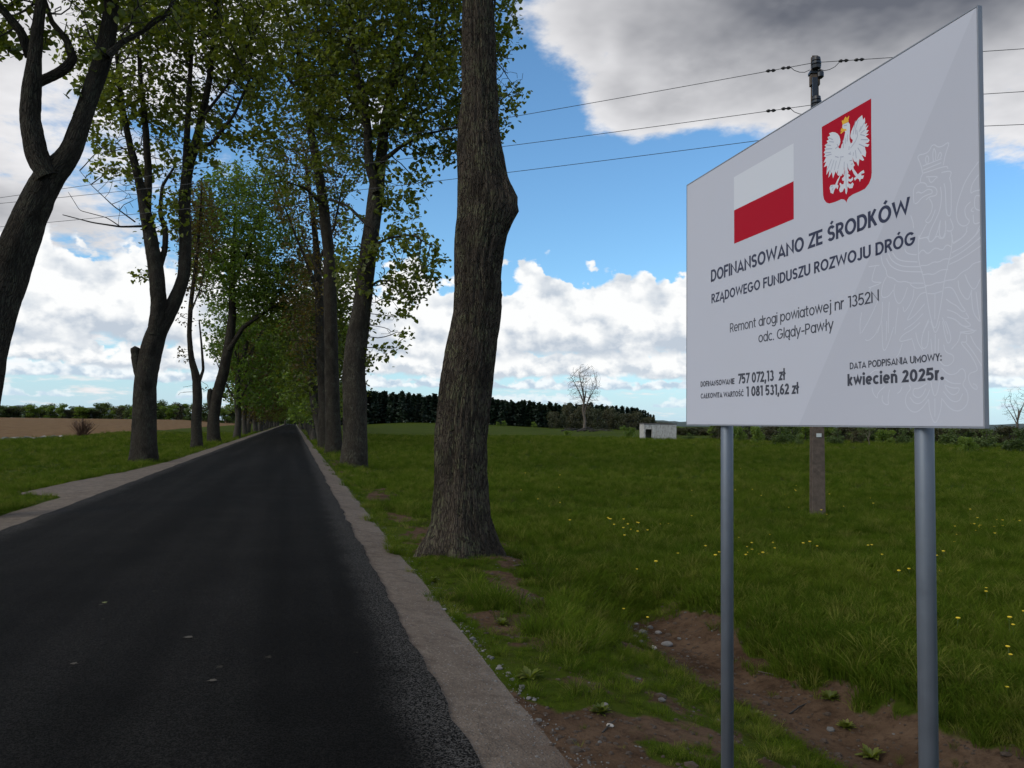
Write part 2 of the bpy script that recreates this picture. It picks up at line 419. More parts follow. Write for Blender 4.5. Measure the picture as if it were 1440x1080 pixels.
def mat_leaf(name, a, b, c, bscale=.9, tr_=.5):
    m, t, bs, out = material(name)
    p = pos(t); n = t.noise(p, bscale, 4, .6); n2 = t.noise(p, 7, 2, .5)
    oi = t.new('ShaderNodeObjectInfo'); r = E(t, oi.outputs['Random'])
    col = t.mix(t.ss(n + (r - .5) * .25, .36, .62), a, b)
    col = t.mix(t.ss(n2, .52, .70) * .7, col, c)
    tr = t.new('ShaderNodeBsdfTranslucent'); df = t.new('ShaderNodeBsdfDiffuse'); mx = t.new('ShaderNodeMixShader')
    tc = t.mix(1.0, col, (1.35, 1.4, .75), 'MULTIPLY')
    t.put(tr.inputs[0], tc); t.put(df.inputs[0], col); mx.inputs[0].default_value = tr_
    gl = t.new('ShaderNodeBsdfGlossy'); gl.inputs['Roughness'].default_value = .45; m2 = t.new('ShaderNodeMixShader'); m2.inputs[0].default_value = .03
    t.link(df.outputs[0], mx.inputs[1]); t.link(tr.outputs[0], mx.inputs[2])
    t.link(mx.outputs[0], m2.inputs[1]); t.link(gl.outputs[0], m2.inputs[2]); t.link(m2.outputs[0], out.inputs[0])
    return m
def mat_bark(name, dark, mid, lich, sc=1.0, bs_=1.0, lamt=.5):
    m, t, bs, out = material(name)
    b = attr(t, 'bk', 'Vector')
    mp = t.new('ShaderNodeMapping'); t.put(mp.inputs[0], b); mp.inputs['Scale'].default_value = (1, 1, .15)
    q = E(t, mp.outputs[0])
    wob = t.noise(b, 6 * sc, 4, .6)
    qv = t.vm('ADD', q, t.vec(wob * .05, wob * .03, 0.0))
    ed = t.vor(qv, 34 * sc, 'DISTANCE_TO_EDGE'); n = t.noise(qv, 22 * sc, 6, .65); f = t.noise(b, 60 * sc, 5, .7)
    ln = t.noise(b, 3.2 * sc, 5, .65); l2 = t.noise(b, 28 * sc, 4, .6)
    ridge = t.ss(ed, .0, .16)
    col = t.mix(ridge * .35 + n * .65, dark, mid)
    col = t.mix(t.ss(f, .45, .7) * .45, col, tuple(v * 1.6 for v in mid))
    col = t.mix(t.ss(ln * .55 + l2 * .45, .47, .60) * ridge * lamt, col, lich)
    pt = t.noise(t.vm('MULTIPLY', b, (1.0, 1.0, .55)), 1.9 * sc, 4, .6)
    col = t.mix(t.ss(pt, .48, .64) * .6, col, tuple(v * .28 for v in mid))
    t.put(bs.inputs['Base Color'], col); bs.inputs['Roughness'].default_value = .95; bs.inputs['Specular IOR Level'].default_value = .12
    bump(t, bs, ridge * .8 + n * .7 + f * .25, .95 * bs_, .03)
    return m
M_ASPH = mat_asphalt(); M_GRAV = mat_gravel(); M_GND = mat_ground()
M_GRASS = mat_grass('grass_blade', (.060, .098, .009), (.110, .152, .014), (.18, .185, .038))
M_GRASSD = mat_grass('dry_grass_blade', (.10, .085, .035), (.06, .075, .022), (.16, .13, .06))
M_LEAF = mat_leaf('maple_leaf', (.070, .095, .012), (.145, .170, .022), (.23, .21, .045))
M_LEAFB = mat_leaf('bronze_leaf', (.075, .050, .016), (.11, .075, .02), (.07, .085, .018))
M_LEAFG = mat_leaf('bright_leaf', (.085, .145, .018), (.14, .20, .03), (.19, .21, .045))
M_LEAFF = mat_leaf('far_leaf', (.050, .080, .020), (.085, .120, .030), (.10, .125, .04), .08, .3)
M_LEAFT = mat_leaf('thicket_leaf', (.045, .050, .024), (.075, .068, .036), (.065, .08, .028), .1, .3)
M_NEEDLE = mat_leaf('spruce_needle', (.010, .020, .012), (.018, .032, .016), (.026, .040, .018), .15, .15)
M_BARK = mat_bark('bark', (.011, .009, .007), (.060, .048, .037), (.085, .083, .055), 1.0, 1.0, .6)
M_BARKN = mat_bark('rugged_bark', (.012, .009, .007), (.088, .068, .051), (.115, .115, .060), 1.3, 1.0, .7)
M_BARKP = mat_bark('pale_bark', (.012, .010, .008), (.066, .053, .040), (.105, .098, .068), .8, 1.0, .6)
M_BARKF = mat_bark('far_bark', (.02, .017, .014), (.085, .070, .057), (.11, .105, .075), .7, .6, .4)
M_TWIG = simple('twig_bark', (.030, .025, .020), .9, .3, 6, bmp=0)
M_TWIGP = simple('pale_twig', (.11, .085, .065), .9, .3, 6, bmp=0)
M_TWIGR = simple('reddish_twig', (.11, .055, .035), .9, .3, 6, bmp=0)
M_WOOD = simple('bare_wood', (.16, .13, .10), .85, .4, 14)
M_STONE = simple('stone', (.17, .158, .148), .9, .4, 9, bmp=.6)
M_CLOD = simple('soil_clod', (.06, .040, .027), .95, .4, 20, bmp=.6)

# ------------------------------------------------------------------ ground, road, shoulders
def axis(breaks):
    out = []
    for a, b, s in breaks: out.extend(np.arange(a, b, s).tolist())
    return np.array(sorted(set(np.round(out, 3))))
def grid_mesh(xs, ys, zf, attrs=None):
    X, Y = np.meshgrid(xs, ys); Z = zf(X, Y)
    V = np.stack([X, Y, Z], -1).reshape(-1, 3)
    nx, ny = len(xs), len(ys)
    i = np.arange(ny - 1)[:, None] * nx + np.arange(nx - 1)[None, :]
    F = np.stack([i, i + 1, i + nx + 1, i + nx], -1).reshape(-1, 4)
    at_ = {k: f(X, Y).ravel() for k, f in (attrs or {}).items()}
    return V, F, at_
xs = axis([(-3200, -400, 200), (-400, -100, 25), (-100, -24, 5), (-24, -20, .4), (-20, -4.8, .6), (-4.8, -4, .2), (-4, .9, 1.2), (.9, 6, .08), (6, 14, .4), (14, 40, 1.5), (40, 120, 4), (120, 400, 20), (400, 3201, 200)])
ys = axis([(-400, -20, 40), (-20, -1, 1.5), (-1, 12, .09), (12, 24, .3), (24, 60, 1), (60, 160, 3), (160, 500, 10), (500, 1000, 50), (1000, 4001, 300)])
V, F, A_ = grid_mesh(xs, ys, height, dict(soil=soil_mask, straw=straw_mask, plough=plough_mask))
tag(obj('ground', mesh_from('ground', V, F, True, A_), M_GND), kind='structure')

def strip(name, left, right, ys, zfun, mat, n=6, skirt=.12):
    """road-like band between the edge functions left(y), right(y)"""
    L = left(ys); Rr = right(ys); V = []
    for j in range(len(ys)):
        xs_ = np.linspace(L[j], Rr[j], n)
        V.append([(xs_[0], ys[j], zfun(0.0) - skirt)] + [(xs_[k], ys[j], zfun(k / (n - 1))) for k in range(n)] + [(xs_[-1], ys[j], zfun(1.0) - skirt)])
    V = np.array(V).reshape(-1, 3); m = n + 2
    i = np.arange(len(ys) - 1)[:, None] * m + np.arange(m - 1)[None, :]
    F = np.stack([i, i + 1, i + m + 1, i + m], -1).reshape(-1, 4)
    return tag(obj(name, mesh_from(name, V, F, False), mat), kind='structure')
yr = axis([(-40, -1, 1), (-1, 16, .06), (16, 40, .3), (40, 520, 4)])
def ragged(x0, amp, sc, seed):
    return lambda y: x0 + fbm(np.stack([y * sc, y * 0 + seed, y * 0], -1), 5, seed, .62) * amp
strip('road', ragged(-4.02, .05, 1.2, 41), ragged(.90, .06, 1.6, 42), yr, lambda u: .03 - .05 * (2 * u - 1) ** 2 , M_ASPH, 7, .05)
strip('right_gravel_shoulder', lambda y: y * 0 + .86, ragged(1.72, .03, 1, 44), yr, lambda u: -.034 - .11 * u, M_GRAV, 8, .1)
def left_edge(y):
    b = np.interp(y, [-40, 19.2, 20.0, 23, 26, 29.5, 36, 600], [-4.74, -4.74, -5.8, -5.62, -5.35, -5.0, -4.72, -4.72])
    return b + fbm(np.stack([y * .5, y * 0 + 3, y * 0], -1), 5, 47, .6) * .13
strip('left_gravel_shoulder', left_edge, lambda y: y * 0 - 3.99, yr, lambda u: -.034 - .034 * (1 - u), M_GRAV, 8, .12)
# ------------------------------------------------------------------ lettering: a monoline geometric alphabet
def arc(cx, cy, rx, ry, a0, a1, n=16):
    return [(cx + rx * math.cos(rad(a0 + (a1 - a0) * i / n)), cy + ry * math.sin(rad(a0 + (a1 - a0) * i / n))) for i in range(n + 1)]
def glyph(ch, w):
    """centre-line strokes for a capital height of 1; returns (strokes, dots, advance)"""
    a = w / 2; X = .775; S = []; D = []
    acute = {'Ś': ('S', .30, 0), 'Ó': ('O', .42, 0), 'Ć': ('C', .42, 0), 'ń': ('n', .30, -.22)}
    if ch in acute:
        b, cx, dy = acute[ch]; S, D, adv = glyph(b, w)
        return S + [[(cx - .03, 1.09 + dy), (cx + .12, 1.26 + dy)]], D, adv
    if ch == 'Ą':
        S, D, adv = glyph('A', w); return S + [[(.70, a * .3), (.63, -.10), (.66, -.20), (.78, -.21)]], D, adv
    if ch == 'ą':
        S, D, adv = glyph('a', w); return S + [[(.55, a * .3), (.49, -.10), (.52, -.19), (.63, -.20)]], D, adv
    if ch == 'Ł': return [[(a + .06, 1), (a + .06, a), (.52, a)], [(-.04, .42), (.34, .64)]], D, .55
    if ch == 'ł': return [[(.16, 1.06), (.16, 0)], [(-.02, .42), (.34, .64)]], D, .32
    rt = (1 - 2 * a) / 4
    if ch == 'O': S = [arc(.41, .5, .41 - a, .5 - a, 0, 360, 30)]; adv = .82
    elif ch == 'C': S = [arc(.41, .5, .41 - a, .5 - a, 42, 318, 24)]; adv = .76
    elif ch == 'G': S = [arc(.41, .5, .41 - a, .5 - a, 42, 352, 26) + [(.82 - a, .47), (.44, .47)]]; adv = .83
    elif ch == 'D': S = [[(a, a * .02), (a, 1 - a), (.30, 1 - a)] + arc(.30, .5, .40 - a, .5 - a, 88, -88, 16) + [(.30, a), (a * .1, a)]]; adv = .70
    elif ch == 'F': S = [[(a, 0), (a, 1 - a), (.52, 1 - a)], [(a, .50), (.47, .50)]]; adv = .52
    elif ch == 'E': S = [[(.52, 1 - a), (a, 1 - a), (a, a), (.52, a)], [(a, .50), (.48, .50)]]; adv = .53
    elif ch == 'I': S = [[(a, 0), (a, 1)]]; adv = w
    elif ch == 'N': S = [[(a, 0), (a, 1 - a * .2), (.70 - a, a * .2), (.70 - a, 1)]]; adv = .70
    elif ch == 'M': S = [[(a, 0), (a, 1 - a * .2), (.43, .24), (.86 - a, 1 - a * .2), (.86 - a, 0)]]; adv = .86
    elif ch == 'A': S = [[(a * .7, 0), (.38, 1 - a * .4), (.76 - a * .7, 0)], [(.16, .25), (.60, .25)]]; adv = .76
    elif ch == 'S': S = [arc(.30, a + 3 * rt, .29 - a, rt, 25, 262, 16) + arc(.30, a + rt, .29 - a, rt, 82, -155, 16)]; adv = .60
    elif ch == 'W': S = [[(a * .7, 1), (.27, a * .5), (.53, 1 - a * .5), (.79, a * .5), (1.06 - a * .7, 1)]]; adv = 1.06
    elif ch == 'Z': S = [[(.04, 1 - a), (.55, 1 - a), (a * .9, a), (.58, a)]]; adv = .59
    elif ch == 'R': S = [[(a, 0), (a, 1 - a), (.30, 1 - a)] + arc(.30, .715, .28 - a, .285 - a, 88, -88, 12) + [(.30, .43 + a * .2), (a, .43 + a * .2)], [(.32, .45), (.60 - a * .6, 0)]]; adv = .61
    elif ch == 'P': S = [[(a, 0), (a, 1 - a), (.30, 1 - a)] + arc(.30, .70, .28 - a, .30 - a, 88, -88, 12) + [(.30, .40 + a), (a, .40 + a)]]; adv = .59
    elif ch == 'K': S = [[(a, 0), (a, 1)], [(.58 - a, 1), (a * 1.2, .40)], [(.24, .56), (.62 - a, 0)]]; adv = .63
    elif ch == 'U': S = [[(a, 1), (a, .34)] + arc(.34, .34, .34 - a, .34 - a, 180, 360, 16) + [(.68 - a, 1)]]; adv = .68
    elif ch == 'J': S = [[(.44 - a, 1), (.44 - a, .26)] + arc(.21, .24, .23 - a, .24 - a, 0, -170, 12)]; adv = .45
    elif ch == 'T': S = [[(0, 1 - a), (.56, 1 - a)], [(.28, 1 - a), (.28, 0)]]; adv = .56
    elif ch == 'Y': S = [[(a * .7, 1), (.31, .42), (.62 - a * .7, 1)], [(.31, .44), (.31, 0)]]; adv = .62
    elif ch == 'o': S = [arc(.32, X / 2, .32 - a, X / 2 - a, 0, 360, 26)]; adv = .64
    elif ch == 'e': S = [[(a, X / 2 - .01), (.63 - a, X / 2 - .01)], arc(.32, X / 2, .32 - a, X / 2 - a, -2, 312, 22)]; adv = .63
    elif ch == 'c': S = [arc(.32, X / 2, .32 - a, X / 2 - a, 45, 315, 20)]; adv = .58
    elif ch in 'adgpq':
        r = .31 - a; cx = .31; S = [arc(cx if ch != 'p' else .33, X / 2, r, X / 2 - a, 0, 360, 26)]
        xs_ = a if ch == 'p' else .64 - a
        if ch == 'a': S.append([(xs_, X), (xs_, 0)])
        if ch == 'd': S.append([(xs_, 1.06), (xs_, 0)])
        if ch == 'p': S.append([(xs_, X), (xs_, -.28)])
        if ch == 'g': S.append([(xs_, X), (xs_, -.02)] + arc(.33, -.03, .31 - a, .26 - a, 0, -155, 14))
        adv = .64
    elif ch == 'n': S = [[(a, 0), (a, X)], [(a, .40)] + arc(.29, .46, .29 - a, X - .46 - a, 175, 0, 14) + [(.58 - a, 0)]]; adv = .58
    elif ch == 'm':
        S = [[(a, 0), (a, X)]]
        for c0 in (a, a + .40): S.append([(c0, .40)] + arc(c0 + .20, .50, .20, X - .50 - a, 175, 0, 12) + [(c0 + .40, 0)])
        adv = .80 + 2 * a
    elif ch == 'r': S = [[(a, 0), (a, X)], [(a, .42)] + arc(.26, .42, .26 - a, X - .42 - a, 175, 70, 8)]; adv = .36
    elif ch == 't': S = [[(.17, 1.0), (.17, .20)] + arc(.33, .20, .16, .20 - a, 180, 275, 8), [(0, X - a), (.38, X - a)]]; adv = .40
    elif ch == 'i': S = [[(a, 0), (a, X)]]; D = [(a, X + .20, a * 1.25)]; adv = w
    elif ch == 'j': S = [[(.14, X), (.14, -.12)] + arc(.0, -.12, .14, .13, 0, -80, 8)]; D = [(.14, X + .20, a * 1.25)]; adv = .14 + a
    elif ch == 'l': S = [[(a, 0), (a, 1.06)]]; adv = w
    elif ch == 'k': S = [[(a, 0), (a, 1.06)], [(.50 - a * .5, X), (a * 1.2, .30)], [(.22, .42), (.55 - a, 0)]]; adv = .55
    elif ch == 'w': S = [[(a * .7, X), (.22, a * .5), (.42, X - a * .5), (.62, a * .5), (.84 - a * .7, X)]]; adv = .84
    elif ch == 'y': S = [[(a * .7, X), (.30, .03)], [(.58 - a * .7, X), (.17, -.28)]]; adv = .58
    elif ch == 'z': S = [[(.03, X - a), (.44, X - a), (a * .9, a), (.47, a)]]; adv = .48
    elif ch == '0': S = [arc(.32, .5, .32 - a, .5 - a, 0, 360, 28)]; adv = .64
    elif ch == '1': S = [[(.02, 1 - a), (.26, 1 - a), (.26, 0)]]; adv = .26 + a + .02
    elif ch == '2': S = [arc(.28, .70, .27 - a, .30 - a, 170, -35, 14) + [(a * 1.1, a), (.56, a)]]; adv = .57
    elif ch == '3': S = [arc(.28, .735, .25 - a, .265 - a, 155, -75, 14), arc(.28, .29, .29 - a, .29 - a, 85, -158, 16)]; adv = .57
    elif ch == '5': S = [[(.52, 1 - a), (.13, 1 - a), (.09, .52)] + arc(.28, .33, .29 - a, .33 - a, 120, -150, 18)]; adv = .58
    elif ch == '6': S = [arc(.30, .31, .30 - a, .31 - a, 0, 360, 24), [(a * 1.3, .44), (.18, .70), (.42, 1)]]; adv = .60
    elif ch == '7': S = [[(.01, 1 - a), (.51, 1 - a), (.19, 0)]]; adv = .54
    elif ch == '8': S = [arc(.29, .75, .24 - a, .25 - a * .8, 0, 360, 22), arc(.29, .28, .29 - a, .28 - a * .8, 0, 360, 24)]; adv = .58
    elif ch == ',': D = [(a * 1.2, a * 1.1, a * 1.2)]; S = [[(a * 1.5, a), (a * .4, -.17)]]; adv = w * 1.2
    elif ch == '.': D = [(a * 1.2, a * 1.2, a * 1.3)]; adv = w * 1.3
    elif ch == ':': D = [(a * 1.2, a * 1.2, a * 1.25), (a * 1.2, .60, a * 1.25)]; adv = w * 1.2
    elif ch == '-': S = [[(.02, .37), (.40, .37)]]; adv = .42
    elif ch == ' ': adv = .27
    else: raise ValueError(ch)
    return S, D, adv
def ribbon(pts, w, closed=False):
    P = np.array(pts, float); n = len(P)
    d = np.diff(P, axis=0); L = np.linalg.norm(d, axis=1)
    keep = np.concatenate([[True], L > 1e-6]); P = P[keep]; n = len(P)
    if closed: P = P[:-1]; n = len(P)
    nx_ = np.roll(P, -1, 0) - P; pv = P - np.roll(P, 1, 0)
    if not closed: nx_[-1] = pv[-1]; pv[0] = nx_[0]
    u1 = pv / np.linalg.norm(pv, axis=1)[:, None]; u2 = nx_ / np.linalg.norm(nx_, axis=1)[:, None]
    t = u1 + u2; tl = np.linalg.norm(t, axis=1)[:, None]; t = np.where(tl > 1e-6, t / np.maximum(tl, 1e-6), u1)
    nr = np.stack([-t[:, 1], t[:, 0]], -1); n1 = np.stack([-u1[:, 1], u1[:, 0]], -1)
    k = 1 / np.clip((nr * n1).sum(1), .30, 1)
    o = nr * (k * w / 2)[:, None]
    A, B = P + o, P - o
    F = [(i, (i + 1) % n) for i in range(n if closed else n - 1)]
    return A, B, F
class Print:
    """flat print on a vertical sheet: x right, z up, each stroke a hair in front of the last"""
    def __init__(s, y0): s.mb = MB(); s.y = y0
    def poly(s, pts):
        from mathutils.geometry import tessellate_polygon
        T = tessellate_polygon([[Vector((x, z, 0)) for x, z in pts]])
        s.y -= .000003; V = [(x, s.y, z) for x, z in pts]; F = []
        for a, b, c in T:
            ax, bx, cx = pts[a], pts[b], pts[c]
            cr = (bx[0] - ax[0]) * (cx[1] - ax[1]) - (bx[1] - ax[1]) * (cx[0] - ax[0])
            F.append((a, b, c) if cr > 0 else (a, c, b))
        s.mb.add(V, F)
    def stroke(s, pts, w, closed=False, sx=1, sz=1, ox=0, oz=0, clamp=None):
        A, B, F = ribbon(pts, w, closed); s.y -= .000003
        if clamp: A[:, 1] = np.clip(A[:, 1], *clamp); B[:, 1] = np.clip(B[:, 1], *clamp)
        n = len(A); V = [(ox + x * sx, s.y, oz + z * sz) for x, z in A] + [(ox + x * sx, s.y, oz + z * sz) for x, z in B]
        s.mb.add(V, [(n + i, n + j, j, i) for i, j in F])
    def dot(s, cx, cz, r, sx, sz, ox, oz):
        s.y -= .000003
        s.mb.add([(ox + (cx + r * math.cos(k * .5236)) * sx, s.y, oz + (cz + r * math.sin(k * .5236)) * sz) for k in range(12)], [tuple(range(12))])
    def text(s, txt, x0, x1, z0, cap, w, track=.05):
        g = [glyph(c, w) for c in txt]
        nat = sum(q[2] for q in g); gaps = len(g) - 1
        full = (nat + track * gaps) * cap; ratio = (x1 - x0) / full
        sx = cap * min(max(ratio, .80), 1.32)
        tr = ((x1 - x0) / sx - nat) / max(gaps, 1)
        x = x0
        for (S, D, adv), c in zip(g, txt):
            low = -.4 if c in 'gpyjąĄ,' else 0.0; hi = 1.3 if (c in 'ŚÓĆńKk' or c in 'dlłk') else 1.0
            if c in 'SOCGDUJ': low = 0.0
            for st in S:
                cl = len(st) > 3 and abs(st[0][0] - st[-1][0]) < 1e-6 and abs(st[0][1] - st[-1][1]) < 1e-6
                s.stroke(st, w, cl, sx, cap, x, z0, (low, hi))
            for d in D: s.dot(*d, sx, cap, x, z0)
            x += (adv + tr) * sx

SHIELD=[(1087,1108),(1356,1109),(1355,1026),(1355,854),(1352,838),(1341,821),(1320,809),(1290,807),(1259,807),(1237,803),(1227,795),(1223,787),(1219,795),(1210,802),(1195,807),(1162,806),(1128,809),(1111,817),(1097,833),(1092,850),(1089,922)]
EAGLE=[(1206,1073),(1204,1063),(1212,1052),(1220,1041),(1215,1026),(1210,1015),(1205,1006),(1199,1002),(1195,991),(1184,995),(1182,1002),(1189,1007),(1193,1016),(1192,1026),(1188,1038),(1178,1050),(1164,1060),(1148,1067),(1130,1069),(1136,1058),(1120,1058),(1127,1046),(1115,1046),(1122,1036),(1102,1033),(1113,1023),(1102,1022),(1108,1014),(1097,1008),(1107,999),(1098,993),(1111,986),(1096,970),(1112,969),(1097,953),(1117,953),(1112,919),(1131,934),(1124,905),(1144,921),(1150,895),(1165,917),(1170,907),(1181,918),(1174,903),(1179,897),(1189,894),(1173,882),(1162,869),(1137,875),(1130,866),(1136,846),(1143,843),(1150,838),(1157,851),(1168,858),(1174,848),(1182,859),(1174,866),(1179,875),(1192,892),(1200,891),(1202,898),(1209,889),(1213,906),(1214,919),(1215,899),(1212,885),(1199,880),(1204,870),(1212,870),(1209,858),(1199,859),(1191,868),(1186,865),(1191,855),(1184,844),(1189,833),(1202,832),(1212,842),(1217,838),(1218,825),(1223,816),(1228,825),(1230,843),(1240,833),(1256,830),(1263,842),(1257,850),(1247,846),(1234,853),(1234,861),(1247,854),(1260,858),(1258,869),(1248,864),(1236,869),(1235,876),(1245,875),(1243,880),(1233,887),(1236,892),(1230,905),(1230,917),(1243,894),(1252,898),(1266,875),(1275,864),(1263,863),(1269,852),(1281,857),(1290,851),(1295,840),(1300,849),(1311,847),(1316,857),(1304,859),(1301,864),(1319,865),(1314,876),(1298,874),(1285,869),(1264,895),(1262,904),(1269,906),(1260,925),(1258,939),(1264,924),(1273,916),(1276,919),(1288,897),(1294,921),(1310,909),(1318,910),(1305,932),(1325,917),(1328,933),(1321,956),(1337,949),(1345,954),(1329,962),(1323,966),(1338,963),(1346,969),(1333,983),(1326,988),(1343,991),(1329,996),(1343,1004),(1329,1010),(1341,1022),(1326,1020),(1335,1032),(1322,1032),(1325,1046),(1323,1056),(1314,1051),(1310,1069),(1290,1065),(1275,1056),(1262,1044),(1252,1032),(1247,1019),(1250,1008),(1260,1000),(1258,992),(1249,990),(1245,999),(1243,1008),(1244,1024),(1246,1045),(1245,1061),(1237,1071),(1221,1072)]
CROWN=[(1206,1073),(1201,1090),(1211,1087),(1222,1097),(1230,1088),(1243,1093),(1238,1080),(1239,1072),(1221,1073)]
BEAK=[(1206,1063),(1211,1056),(1225,1051),(1228,1044),(1213,1047),(1198,1043),(1192,1047),(1204,1051),(1194,1052),(1198,1061)]
FEATHER=[[(1211,1067),(1230,1063)],[(1190,961),(1210,956)],[(1163,972),(1183,962)],[(1195,956),(1187,940),(1178,921)],[(1214,936),(1211,909)],[(1229,925),(1235,901)],[(1143,968),(1128,948),(1115,936)],[(1157,961),(1143,937),(1134,922)],[(1170,954),(1158,923)],[(1113,1031),(1140,1020)],[(1109,1017),(1147,1006)],[(1105,1004),(1140,995)],[(1109,992),(1143,987)],[(1127,1053),(1151,1038)],[(1174,1014),(1181,1003),(1164,1000)],[(1241,983),(1239,971)],[(1242,955),(1248,961)],[(1236,958),(1250,952)],[(1273,959),(1278,928)],[(1286,963),(1304,936)],[(1264,954),(1261,942)],[(1292,974),(1319,956)],[(1302,986),(1338,973)],[(1299,1005),(1323,992)],[(1305,1032),(1293,1016)],[(1321,1039),(1299,1018)],[(1323,1013),(1302,1008)],[(1290,1061),(1274,1031),(1277,1013)],[(1281,1028),(1286,1005),(1274,989),(1248,974)],[(1207,1016),(1210,987)],[(1220,1020),(1220,999)],[(1233,1028),(1230,1004)],[(1249,916),(1260,915)],[(1242,931),(1257,928)],[(1139,868),(1149,869)],[(1144,853),(1151,862)],[(1301,866),(1311,866)],[(1222,903),(1223,839)],[(1130,1038),(1157,1027)],[(1275,1062),(1262,1018)]]
